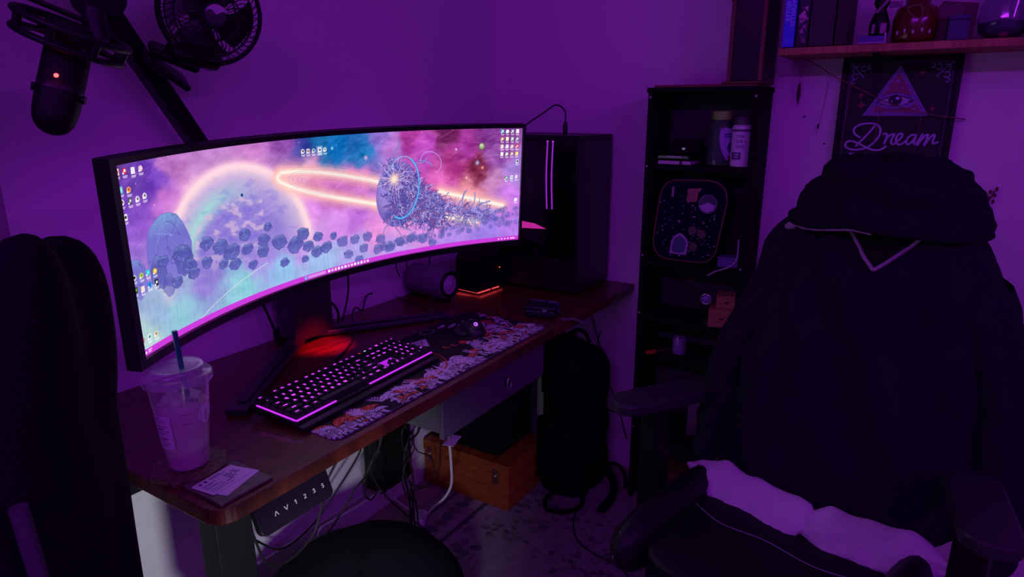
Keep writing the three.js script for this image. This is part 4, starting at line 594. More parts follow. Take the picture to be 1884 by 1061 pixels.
// ---------------------------------------------------------------- bookshelf against the right wall
const BX = 1.60, BZ0 = 0.755, BZ1 = 1.107, BH = 1.515, LV = [1.268, 0.938, 0.735, 0.60, 0.30, 0.05];
{
  const t = thing('black_bookcase', 'narrow black bookcase beside the framed poster', 'bookcase', [1.70, 0, (BZ0 + BZ1) / 2]);
  const dz = (BZ1 - BZ0) / 2, m = M.shelfBlack;
  part('side_panel', span(-0.1, 0.095, 0, BH - 0.016, -dz, -dz + 0.016, 0.0015), m, t); part('side_panel', span(-0.1, 0.095, 0, BH - 0.016, dz - 0.016, dz, 0.0015), m, t);
  part('top_board', span(-0.103, 0.097, BH - 0.016, BH, -dz - 0.004, dz + 0.004, 0.0015), m, t);
  part('back_board', span(0.095, 0.10, 0.03, BH - 0.016, -dz + 0.002, dz - 0.002, 0), std([0.03, 0.028, 0.033], 0.7), t);
  for (const y of LV) part('shelf_board', span(-0.096, 0.095, y - 0.016, y, -dz + 0.016, dz - 0.016, 0.0015), m, t);
  for (const [y, s] of [[BH - 0.03, -1], [BH - 0.03, 1], [1.262, -1], [0.955, -1], [0.945, 1], [0.745, -1], [0.30, -1]]) part('screw', at(new THREE.SphereGeometry(0.0042, 12, 8).scale(0.5, 1, 1), -0.101, y, s * (dz - 0.008)), M.screw, t);
}
const label = (w, h, draw) => canvasTex(w, h, draw);
{
  // two supplement tubs
  const t = thing('supplement_bottle', 'green glass supplement bottle with a yellow-green cap', 'bottle', [1.665, LV[0], 0.985], 0.35);
  part('bottle_body', lathe([[0, 0.001], [0.036, 0.001], [0.04, 0.006], [0.041, 0.11], [0.034, 0.135], [0.029, 0.142], [0.029, 0.15], [0, 0.15]], 40), phys([0.05, 0.16, 0.07], 0.2, { transmission: 0.3, thickness: 0.01 }), t);
  part('cap', lathe([[0, 0.175], [0.026, 0.175], [0.0305, 0.171], [0.0315, 0.147], [0.030, 0.146]], 40), std([0.2, 0.75, 0.05], 0.5), t, 'yellow-green cap');
  const lt = label(256, 256, (g) => { g.fillStyle = '#9a8cc0'; g.fillRect(0, 0, 256, 256); g.fillStyle = '#204838'; g.beginPath(); g.moveTo(0, 0); g.lineTo(90, 0); g.quadraticCurveTo(60, 140, 150, 256); g.lineTo(0, 256); g.fill(); g.fillStyle = '#2c2060'; g.beginPath(); g.arc(200, 150, 50, 0, 7); g.fill(); g.fillRect(120, 40, 110, 14); g.fillRect(120, 62, 90, 10); g.fillStyle = '#8c2838'; g.fillRect(160, 220, 90, 36); });
  part('label', grid(20, 2, (u, v) => { const a = -2.6 + u * 2.6, y = 0.02 + v * 0.10; return [Math.sin(a) * 0.0415, y, Math.cos(a) * 0.0415]; }), std([1, 1, 1], 0.5, { map: lt }), t, 'violet and green label');
  const k = thing('supplement_tub', 'white supplement tub with a printed violet label', 'tub', [1.65, LV[0], 1.058], 0.1);
  part('tub_body', lathe([[0, 0.001], [0.03, 0.001], [0.033, 0.005], [0.033, 0.125], [0.029, 0.133], [0, 0.133]], 40), std([0.62, 0.58, 0.64], 0.4), k);
  part('cap', lathe([[0, 0.158], [0.027, 0.158], [0.03, 0.154], [0.03, 0.132], [0.028, 0.131]], 40), std([0.05, 0.05, 0.06], 0.5), k, 'dark cap');
  const kt = label(256, 256, (g) => { g.fillStyle = '#cdbcd8'; g.fillRect(0, 0, 256, 256); g.fillStyle = '#4a2a70'; g.font = 'bold 34px sans-serif'; g.textAlign = 'center'; ['HAIR,', 'SKIN +', 'NAILS'].forEach((s, i) => g.fillText(s, 128, 62 + i * 38)); g.fillRect(30, 170, 110, 56); g.fillStyle = '#b8a0c8'; g.fillRect(60, 182, 60, 8); g.fillRect(60, 200, 50, 8); g.fillStyle = '#3c2a58'; g.fillRect(0, 0, 256, 16); });
  part('label', grid(20, 2, (u, v) => { const a = -2.75 + u * 2.3, y = 0.012 + v * 0.106; return [Math.sin(a) * 0.0334, y, Math.cos(a) * 0.0334]; }), std([1, 1, 1], 0.5, { map: kt }), k, 'violet print on white');
}
{
  // notebooks and a small black camera case at the left of the upper shelf
  const nb = thing('closed_notebook', 'black notebook with pale page edges on the top bookcase shelf', 'notebook', [1.66, LV[0], 0.85]);
  part('cover', span(-0.05, 0.07, 0, 0.003, -0.055, 0.06, 0.001), M.black, nb); part('cover', span(-0.05, 0.07, 0.014, 0.017, -0.055, 0.06, 0.001), M.black, nb); part('pages', span(-0.048, 0.066, 0.003, 0.014, -0.053, 0.057, 0), std([0.55, 0.48, 0.52], 0.8), nb); part('band', span(-0.0515, -0.0495, 0, 0.017, 0.022, 0.029, 0), M.black, nb);
  const g2 = thing('flat_case', 'thin black case with a bright edge lying on the notebook', 'case', [1.665, LV[0] + 0.017, 0.85]);
  part('case_body', span(-0.045, 0.06, 0, 0.016, -0.06, 0.05, 0.004), M.blackGloss, g2); part('edge_line', span(-0.0465, -0.044, 0.009, 0.012, -0.03, 0.025, 0), std([0.6, 0.52, 0.62], 0.3), g2);
  const g3 = thing('camera_pouch', 'small black lumpy pouch on top of the flat case', 'pouch', [1.67, LV[0] + 0.033, 0.875]);
  part('pouch_body', at(rbox(0.07, 0.05, 0.1, 0.02, 4), 0, 0.025, 0), M.blackMatte, g3); part('buckle', at(rbox(0.004, 0.008, 0.012, 0.001), -0.036, 0.02, 0.0), M.steel, g3);
}
{
  // mini backpack with a star print and pins
  const tx = label(512, 640, (g) => {
    g.fillStyle = '#0a0a26'; g.fillRect(0, 0, 512, 640); const r = mulberry(71);
    for (let i = 0; i < 120; i++) { g.fillStyle = ['#b8a878', '#c8b8d0', '#8a78a0'][i % 3]; g.beginPath(); g.arc(30 + r() * 450, 130 + r() * 480, 2 + r() * 4, 0, 7); g.fill(); }
    const star = (x, y, s) => { g.fillStyle = '#b08a86'; g.beginPath(); for (let k = 0; k < 8; k++) { const a = k / 8 * 6.28, q = k % 2 ? s * 0.35 : s; g.lineTo(x + Math.cos(a) * q, y + Math.sin(a) * q); } g.fill(); }; star(190, 330, 16); star(360, 330, 14);
  });
  const t = thing('mini_backpack', 'small navy backpack with star print and pins in the bookcase', 'backpack', [1.655, LV[1], 0.905]);
  t.rotation.z = -0.06;
  const sh = new THREE.Shape(); const w = 0.112, h = 0.272;
  sh.moveTo(-w + 0.05, 0.0); sh.lineTo(w - 0.055, 0.0); sh.quadraticCurveTo(w - 0.008, 0.006, w - 0.004, 0.06); sh.lineTo(w + 0.014, h - 0.06); sh.quadraticCurveTo(w + 0.01, h - 0.004, w - 0.05, h); sh.lineTo(-w + 0.06, h - 0.004); sh.quadraticCurveTo(-w + 0.02, h - 0.01, -w + 0.012, h - 0.06); sh.lineTo(-w, 0.06); sh.quadraticCurveTo(-w + 0.004, 0.006, -w + 0.05, 0);
  const body = extr(sh, 0.06, 0.008, 10); planarUV(body, 'x', 'y', 1 / 0.25, 1 / 0.275, -0.12, 0); body.rotateY(-Math.PI / 2); body.translate(0.03, 0.009, 0);
  part('bag_body', body, phys([1, 1, 1], 0.8, { map: tx, specularIntensity: 0.15 }), t);
  const pts = sh.getPoints(10).map((p) => [-0.039, p.y + 0.009, p.x]); pts.pop();
  part('piping', tube(pts, 0.0028, 140, 7, true), std([0.16, 0.07, 0.035], 0.5), t, 'brown piping');
  part('grab_loop', tube([[0, 0.285, -0.03], [0, 0.31, -0.015], [0, 0.31, 0.02], [0, 0.285, 0.035]], 0.005, 20, 8), M.black, t);
  const disc = (name, y, z, r, c, lb, c2) => { const p = part(name, at(cyl(r, r, 0.004, 28).rotateZ(Math.PI / 2), -0.042, y, z), std(c, 0.4), t, lb); if (c2) part('pin_art', at(cyl(r * 0.9, r * 0.9, 0.001, 24, 1).rotateZ(Math.PI / 2), -0.0445, y, z), std(c2, 0.5), p); return p; };
  const rp = disc('round_pin', 0.205, 0.066, 0.031, [0.16, 0.09, 0.2], 'round violet pin', [0.03, 0.02, 0.08]);
  part('pin_hill', extr(new THREE.Shape([[-0.027, -0.008], [0.0, 0.006], [0.027, -0.004], [0.018, -0.02], [0, -0.027], [-0.018, -0.02]].map((p) => new THREE.Vector2(...p))), 0.001, 0).rotateY(-Math.PI / 2).translate(-0.0452, 0.205, 0.066), std([0.42, 0.22, 0.55], 0.5), rp);
  part('scroll_pin', (() => { const s = new THREE.Shape(); s.moveTo(-0.02, -0.02); s.quadraticCurveTo(0, -0.026, 0.016, -0.02); s.lineTo(0.018, 0.01); s.quadraticCurveTo(0.03, 0.016, 0.026, 0.024); s.quadraticCurveTo(0, 0.02, -0.014, 0.02); s.quadraticCurveTo(-0.022, 0.014, -0.016, 0.006); s.closePath(); return extr(s, 0.003, 0.0006).rotateY(-Math.PI / 2).translate(-0.04, 0.232, 0.013); })(), std([0.26, 0.08, 0.09], 0.5), t, 'red scroll-shaped pin');
  part('window_pin', (() => { const s = new THREE.Shape(); s.moveTo(-0.03, 0); s.lineTo(0.028, 0); s.lineTo(0.032, 0.04); s.quadraticCurveTo(0.024, 0.062, 0.002, 0.072); s.quadraticCurveTo(-0.022, 0.062, -0.026, 0.04); s.closePath(); return extr(s, 0.003, 0.0006).rotateY(-Math.PI / 2).translate(-0.04, 0.03, -0.02); })(), std([0.42, 0.22, 0.5], 0.5), t, 'lilac arched window pin');
  part('window_pane', (() => { const s = new THREE.Shape(); s.moveTo(-0.022, 0.01); s.quadraticCurveTo(0, 0.0, 0.021, 0.01); s.lineTo(0.025, 0.04); s.quadraticCurveTo(0.018, 0.056, 0.002, 0.064); s.quadraticCurveTo(-0.016, 0.056, -0.02, 0.04); s.closePath(); return extr(s, 0.001, 0).rotateY(-Math.PI / 2).translate(-0.0445, 0.03, -0.02); })(), std([0.04, 0.035, 0.16], 0.4), t);
  for (const [y, z] of [[0.115, 0.024], [0.105, 0.055], [0.06, 0.03]]) disc('lantern_pin', y, z, 0.015, [0.06, 0.025, 0.03], 'dark red lantern pin', [0.09, 0.035, 0.05]);
  part('sword_pin', at(rbox(0.003, 0.035, 0.009, 0.001), -0.042, 0.238, -0.055), std([0.2, 0.12, 0.2], 0.4), t);
}
{
  const a = thing('small_violet_box', 'small violet box beside the mini backpack', 'box', [1.66, LV[1], 1.045], 0.08);
  part('box_body', span(-0.02, 0.03, 0, 0.026, -0.033, 0.033, 0.002), std([0.16, 0.10, 0.40], 0.5), a); part('box_lid', span(-0.021, 0.031, 0.0265, 0.034, -0.034, 0.034, 0.002), std([0.16, 0.10, 0.40], 0.5), a); a.position.y += 0.0; 
  single('pale_strap', 'pale narrow strap hanging bent over the shelf edge', 'strap', (() => { const c = [[1.612, 1.04, 1.083], [1.606, 0.975, 1.083], [1.597, 0.955, 1.07], [1.588, 0.93, 1.02], [1.586, 0.915, 0.998]]; return tube(c, 0.0028, 40, 6); })(), std([0.45, 0.36, 0.52], 0.6));
  const r = thing('jewelled_trinket', 'dark metal trinket with a violet gem under the mini backpack', 'trinket', [1.655, LV[2], 0.975]);
  part('stem', tube([[0, 0, 0.02], [-0.01, 0.05, 0.0], [0.0, 0.11, -0.05], [0.01, 0.13, -0.09]], 0.005, 24, 8), M.black, r); part('foot', at(cyl(0.024, 0.028, 0.01, 24), 0, 0.005, 0.02), M.black, r); part('setting', at(new THREE.TorusGeometry(0.017, 0.004, 10, 24).rotateY(Math.PI / 2), -0.02, 0.085, 0.012), M.steel, r); part('gem', at(new THREE.OctahedronGeometry(0.016, 1).scale(0.5, 1, 1), -0.02, 0.085, 0.012), phys([0.25, 0.16, 0.5], 0.1), r, 'violet gem'); part('arm', bar([0, 0.11, -0.03], [-0.02, 0.10, 0.01], 0.004), M.black, r);
  const wd = std([1, 1, 1], 0.6, { map: paleWood });
  const chest = (name, lb, p, w, h, d, turn) => { const t = thing(name, lb, 'drawer box', p, turn); part('carcass', planarUV(span(-d / 2, d / 2, 0, h, -w / 2, w / 2, 0.0015), 'z', 'y', 1, 1), wd, t); const dr = part('drawer', planarUV(span(-d / 2 - 0.003, -d / 2, 0.005, h - 0.005, -w / 2 + 0.004, w / 2 - 0.004, 0.001), 'z', 'y', 1, 1), wd, t); part('slot', at(rbox(0.002, 0.005, 0.013, 0.0008), -d / 2 - 0.0035, h * 0.52, 0), M.black, dr); return t; };
  chest('mini_drawer_box', 'larger pale wooden mini drawer box at the bottom of the pair', [1.655, LV[2], 1.04], 0.086, 0.062, 0.09, 0.22);
  chest('mini_drawer_box', 'smaller pale wooden mini drawer box on top of the larger one', [1.665, LV[2] + 0.062, 1.052], 0.068, 0.045, 0.07, 0.18);
  const cup = thing('small_tin', 'small violet tin with a pale clip in the dark shelf', 'tin', [1.655, LV[3], 0.9], 0);
  part('tin_body', lathe([[0, 0.001], [0.022, 0.001], [0.024, 0.004], [0.024, 0.06], [0.022, 0.062], [0, 0.062]], 32), std([0.22, 0.16, 0.36], 0.45), cup); part('clip', at(rbox(0.003, 0.03, 0.006, 0.001), -0.0245, 0.055, 0), std([0.6, 0.6, 0.5], 0.4), cup);
  const mk = thing('red_marker', 'red marker lying on the dark shelf beside the tin', 'marker', [1.625, LV[3], 0.84], 0.9);
  part('barrel', bar([0, 0.007, -0.02], [0, 0.007, 0.05], 0.007, 16), std([0.05, 0.02, 0.02], 0.4), mk); part('cap', bar([0, 0.007, -0.055], [0, 0.007, -0.02], 0.008, 16), std([0.55, 0.05, 0.02], 0.4), mk, 'orange-red cap');
  const pp = thing('paper_packet', 'grey crumpled paper packet low in the bookcase', 'packet', [1.66, LV[4], 1.02]);
  part('packet_body', grid(10, 10, (u, v) => [0.03 * n2(u * 3, v * 3) * 0.3 - 0.03 + 0.03 * Math.sin(u * 3), v * 0.21, (u - 0.5) * 0.13]), std([0.2, 0.17, 0.2], 0.8, { side: THREE.DoubleSide }), pp); part('packet_back', span(0.0, 0.03, 0, 0.19, -0.06, 0.06, 0.01), std([0.14, 0.03, 0.035], 0.7), pp, 'dark red block'); part('tie', bar([-0.03, 0.05, -0.05], [-0.03, 0.16, 0.05], 0.003, 8), std([0.5, 0.2, 0.08], 0.6), pp);
  single('pompom_ball', 'pink mottled ball on the lowest bookcase shelf', 'ball', (() => { const g = new THREE.IcosahedronGeometry(0.035, 4), p = g.attributes.position; for (let i = 0; i < p.count; i++) { const v = V(p.getX(i), p.getY(i), p.getZ(i)), k = 1 + 0.13 * n3(v.x * 90, v.y * 90, v.z * 90); p.setXYZ(i, v.x * k, v.y * k, v.z * k); } g.computeVertexNormals(); return g; })(), std([0.16, 0.07, 0.12], 0.9), [1.645, LV[4] + 0.036, 0.84]);
  const rb = thing('red_wooden_box', 'dark red wooden box at the foot of the bookcase', 'box', [1.66, LV[5], 0.92]);
  part('box_body', span(-0.04, 0.06, 0, 0.07, -0.09, 0.09, 0.003), std([0.16, 0.05, 0.03], 0.5), rb); part('box_lid', span(-0.042, 0.062, 0.071, 0.09, -0.092, 0.092, 0.003), std([0.16, 0.05, 0.03], 0.5), rb);
}
{
  // on top of the bookcase: thin red folder and a wooden glass case
  single('red_folder', 'thin dark red folder lying on top of the bookcase', 'folder', span(-0.095, 0.09, 0, 0.008, -0.16, 0.165, 0.001), std([0.22, 0.04, 0.05], 0.6), [1.705, BH, 0.93]);
  const t = thing('wooden_display_case', 'tall dark wooden display case with glass standing on the bookcase', 'display case', [1.70, BH + 0.008, 1.055]);
  const w = std([0.13, 0.045, 0.025], 0.5), w2 = 0.052;
  part('case_base', span(-0.102, 0.09, 0, 0.006, -w2 - 0.012, w2, 0.002), w, t);
  for (const z of [-w2 + 0.006, w2 - 0.006]) { part('post', span(-0.095, -0.08, 0.006, 0.4, z - 0.006, z + 0.006, 0.002), w, t); part('rear_post', span(0.075, 0.09, 0.006, 0.4, z - 0.006, z + 0.006, 0.002), w, t); const c = part('knuckle', span(-0.097, -0.079, 0.235, 0.25, z - 0.009, z + 0.009, 0.003), w, t); }
  part('case_back', span(0.08, 0.088, 0.006, 0.4, -w2 + 0.012, w2 - 0.012, 0), M.shelfBlack, t); part('case_side', span(-0.08, 0.078, 0.006, 0.4, w2 - 0.004, w2, 0), std([0.02, 0.012, 0.012], 0.5), t); part('case_side', span(-0.08, 0.078, 0.006, 0.4, -w2, -w2 + 0.004, 0), std([0.02, 0.012, 0.012], 0.5), t); part('case_roof', span(-0.1, 0.092, 0.4, 0.415, -w2 - 0.006, w2 + 0.006, 0.003), w, t);
  part('glass_front', span(-0.089, -0.087, 0.008, 0.4, -w2 + 0.012, w2 - 0.012, 0), phys([0.4, 0.4, 0.42], 0.05, { transmission: 0.95, thickness: 0 }), t);
  part('figure', at(lathe([[0, 0], [0.02, 0], [0.016, 0.06], [0.02, 0.1], [0.008, 0.13], [0.014, 0.15], [0, 0.17]], 20), 0, 0.006, 0), M.black, t); part('shell', at(new THREE.SphereGeometry(0.008, 12, 8).scale(1, 1.8, 1), -0.06, 0.02, 0.02), std([0.4, 0.32, 0.34], 0.5), t);
}

// ---------------------------------------------------------------- wall shelf, books and ornaments
const WS = 1.62;
{
  const t = thing('wall_shelf', 'rough pinkish wooden wall shelf above the framed poster', 'shelf', [1.705, WS, 1.6]);
  const sh = new THREE.Shape(); sh.moveTo(-0.45, 0.105); for (let i = 0; i <= 60; i++) { const z = -0.45 + i * 0.95 / 60; sh.lineTo(z, -0.105 + 0.004 * n2(z * 9, 3)); } sh.lineTo(0.5, 0.105); sh.closePath();
  const g = extr(sh, 0.017, 0.0015, 2); g.applyMatrix4(new THREE.Matrix4().makeBasis(V(0, 0, 1), V(1, 0, 0), V(0, 1, 0))); g.translate(0, -0.02, 0); planarUV(g, 'z', 'x', 2, 2);
  part('board', g, std([1, 1, 1], 0.7, { map: wrap(paleWood.clone(), 2, 4), side: THREE.DoubleSide }), t);
  for (const z of [-0.2, 0.4]) part('bracket', join([span(0.09, 0.1, -0.14, -0.021, z - 0.008, z + 0.008, 0), span(-0.06, 0.1, -0.027, -0.021, z - 0.008, z + 0.008, 0)]), M.black, t);
}
{
  const spine = (w, h, d) => canvasTex(w, h, d);
  const book = (lb, z0, z1, h, x0, mat, cover, lean = 0) => { const t = thing('shelved_book', lb, 'book', [1.64, WS + 0.001, z0], 0, 'books on the wall shelf'); t.rotation.x = lean; const w = z1 - z0; part('spine', planarUV(span(x0 - 1.64, x0 - 1.64 + 0.003, 0, h, 0.0005, w - 0.0005, 0.001), 'z', 'y', 1 / w, 1 / h), mat, t); part('cover', span(x0 - 1.64 + 0.002, 0.11, 0, h, 0.0005, 0.003, 0.0005), cover, t); part('cover', span(x0 - 1.64 + 0.002, 0.11, 0, h, w - 0.003, w - 0.0005, 0.0005), cover, t); part('pages', span(x0 - 1.64 + 0.003, 0.107, 0.003, h - 0.003, 0.003, w - 0.003, 0), std([0.5, 0.46, 0.42], 0.9), t); return t; };
  const blue = spine(96, 600, (g, w, h) => { g.fillStyle = '#2250f0'; g.fillRect(0, 0, w, h); g.fillStyle = '#a8b8f4'; g.textAlign = 'right'; g.textBaseline = 'middle'; g.font = 'bold 44px sans-serif'; for (const [s, x, y] of [['ACHILLES', 68, 446], ['MILLER', 28, 405]]) { g.save(); g.translate(x, y); g.rotate(Math.PI / 2); g.fillText(s, 0, 0); g.restore(); } g.strokeStyle = '#8090e0'; g.lineWidth = 4; g.beginPath(); g.moveTo(30, 540); g.lineTo(42, 566); g.lineTo(54, 540); g.stroke(); });
  book('bright blue book at the end of the wall shelf', 1.156, 1.189, 0.215, 1.603, std([1, 1, 1], 0.4, { map: blue }), std([0.012, 0.05, 0.5], 0.4));
  const pat = spine(96, 600, (g, w, h) => { g.fillStyle = '#120a1c'; g.fillRect(0, 0, w, h); const r = mulberry(21); for (let i = 0; i < 26; i++) { g.fillStyle = ['#8a4a86', '#b06aa8', '#2c2450', '#c890b8'][i % 4]; g.beginPath(); const y = 300 + r() * 270; g.moveTo(r() * w, y); for (let k = 0; k < 4; k++) g.lineTo(r() * w, y + (r() - 0.5) * 90); g.fill(); } g.fillStyle = '#1c1a44'; g.fillRect(8, 210, 80, 90); });
  book('book with a pink and violet patterned spine beside the blue one', 1.192, 1.224, 0.22, 1.612, std([1, 1, 1], 0.5, { map: pat }), M.black);
  book('thick plain black book on the wall shelf', 1.227, 1.292, 0.235, 1.605, std([0.012, 0.010, 0.014], 0.5), M.black);
  const br = spine(64, 512, (g, w, h) => { g.fillStyle = '#1a0c12'; g.fillRect(0, 0, w, h); g.strokeStyle = '#4a2428'; g.lineWidth = 4; for (let y = 20; y < h; y += 42) { g.beginPath(); g.ellipse(w / 2, y, 16, 14, 0, 0, 7); g.stroke(); g.beginPath(); g.moveTo(6, y + 20); g.lineTo(w - 6, y + 20); g.stroke(); } });
  book('dark brown book with an ornamented spine beside the black one', 1.295, 1.328, 0.225, 1.602, std([1, 1, 1], 0.6, { map: br }), std([0.02, 0.008, 0.008], 0.6));

  const bb = thing('small_blue_box', 'small blue and white box on the wall shelf', 'box', [1.66, WS, 1.385], 0.05);
  part('box_body', span(-0.04, 0.03, 0, 0.022, -0.032, 0.032, 0.002), std([0.05, 0.045, 0.28], 0.4), bb); part('rim', span(-0.042, 0.032, 0.001, 0.006, -0.034, 0.036, 0.001), std([0.4, 0.25, 0.5], 0.4), bb, 'pale rim'); part('corner', span(-0.042, -0.036, 0, 0.028, 0.031, 0.036, 0.001), std([0.4, 0.32, 0.6], 0.4), bb);
  const fg = thing('black_figurine', 'black figurine with pink patches on the small blue box', 'figurine', [1.65, WS + 0.022, 1.40]);
  part('torso', at(lathe([[0, 0], [0.024, 0], [0.026, 0.03], [0.018, 0.055], [0.012, 0.07], [0.02, 0.085], [0.016, 0.11], [0, 0.118]], 24), 0, 0, 0), M.black, fg); part('scarf', span(-0.028, -0.018, 0.005, 0.03, -0.016, -0.008, 0.002), std([0.3, 0.12, 0.3], 0.6), fg); part('scarf', span(-0.028, -0.018, 0.004, 0.032, 0.004, 0.02, 0.003), std([0.36, 0.12, 0.36], 0.6), fg); part('arm', bar([-0.015, 0.06, -0.01], [-0.025, 0.095, 0.02], 0.004), std([0.3, 0.16, 0.3], 0.6), fg); part('banner', span(-0.022, -0.016, 0.07, 0.085, 0.02, 0.05, 0.001), std([0.2, 0.07, 0.2], 0.6), fg);
  const jr = thing('amber_jar', 'dark amber glass jar with pale drips on the wall shelf', 'jar', [1.67, WS, 1.485]);
  part('jar_body', lathe([[0, 0.001], [0.045, 0.001], [0.054, 0.012], [0.056, 0.06], [0.048, 0.09], [0.03, 0.1], [0.03, 0.12], [0, 0.12]], 40), phys([0.14, 0.015, 0.01], 0.15, { transmission: 0.25, thickness: 0.02 }), jr);
  part('stopper', at(lathe([[0, 0.12], [0.026, 0.12], [0.03, 0.15], [0, 0.155]], 24), 0, 0, 0), std([0.1, 0.05, 0.05], 0.7), jr);
  for (let i = 0; i < 5; i++) { const a = -1.57 + (i - 2) * 0.36; part('drip', at(new THREE.SphereGeometry(0.0032, 10, 8).scale(1, 1.9, 1), Math.sin(a) * 0.057, 0.026 + (i % 2) * 0.004, Math.cos(a) * 0.057), std([0.6, 0.55, 0.5], 0.3), jr); }
  part('twine', tube([[-0.056, 0.06, 0.0], [-0.06, 0.085, -0.02], [-0.06, 0.09, 0.01], [-0.058, 0.065, 0.015], [-0.06, 0.04, 0.0], [-0.06, 0.03, -0.006]], 0.0016, 40, 6), std([0.25, 0.1, 0.1], 0.8), jr);
  const pu = thing('plum_pouch', 'slanted plum coloured pouch behind the blue die box', 'pouch', [1.70, WS, 1.565]);
  part('pouch_body', (() => { const s = new THREE.Shape([[-0.03, 0], [0.05, 0], [0.055, 0.09], [-0.02, 0.1], [-0.04, 0.05]].map((p) => new THREE.Vector2(...p))); return extr(s, 0.03, 0.004).rotateY(-Math.PI / 2); })(), std([0.10, 0.012, 0.05], 0.7), pu); part('pouch_flap', span(-0.036, -0.03, 0.06, 0.095, -0.03, 0.03, 0.002), std([0.14, 0.02, 0.09], 0.7), pu);
  const db = thing('dark_blue_box', 'dark blue square box in front of the glass jar', 'box', [1.64, WS, 1.585], 0.1);
  part('box_body', span(-0.025, 0.025, 0, 0.05, -0.024, 0.024, 0.002), std([0.03, 0.022, 0.11], 0.5), db); part('box_lid', span(-0.026, 0.026, 0.0505, 0.062, -0.025, 0.025, 0.002), std([0.03, 0.022, 0.11], 0.5), db);
  const gj = thing('glass_terrarium', 'wide clear glass jar with dark filling on the wall shelf', 'jar', [1.69, WS, 1.685]);
  part('glass', lathe([[0, 0.001], [0.03, 0.001], [0.056, 0.02], [0.06, 0.05], [0.05, 0.14], [0.045, 0.2]], 40), phys([0.8, 0.78, 0.9], 0.06, { transmission: 0.95, thickness: 0 }), gj); part('filling', lathe([[0, 0.003], [0.028, 0.003], [0.053, 0.021], [0.057, 0.042], [0.02, 0.05], [0, 0.05]], 32), std([0.03, 0.02, 0.09], 0.8), gj); part('stone', at(new THREE.IcosahedronGeometry(0.014, 1), -0.034, 0.016, 0.0), std([0.22, 0.05, 0.08], 0.6), gj);
  const dp = thing('red_box_file', 'dark red upright box file closing the wall shelf row', 'box file', [1.66, WS, 1.78]);
  part('file_body', span(-0.055, 0.1, 0, 0.24, -0.03, 0.04, 0.002), std([0.07, 0.01, 0.02], 0.6), dp); part('file_spine', span(-0.058, -0.055, 0.002, 0.238, -0.028, 0.038, 0.001), std([0.07, 0.01, 0.02], 0.6), dp);
}
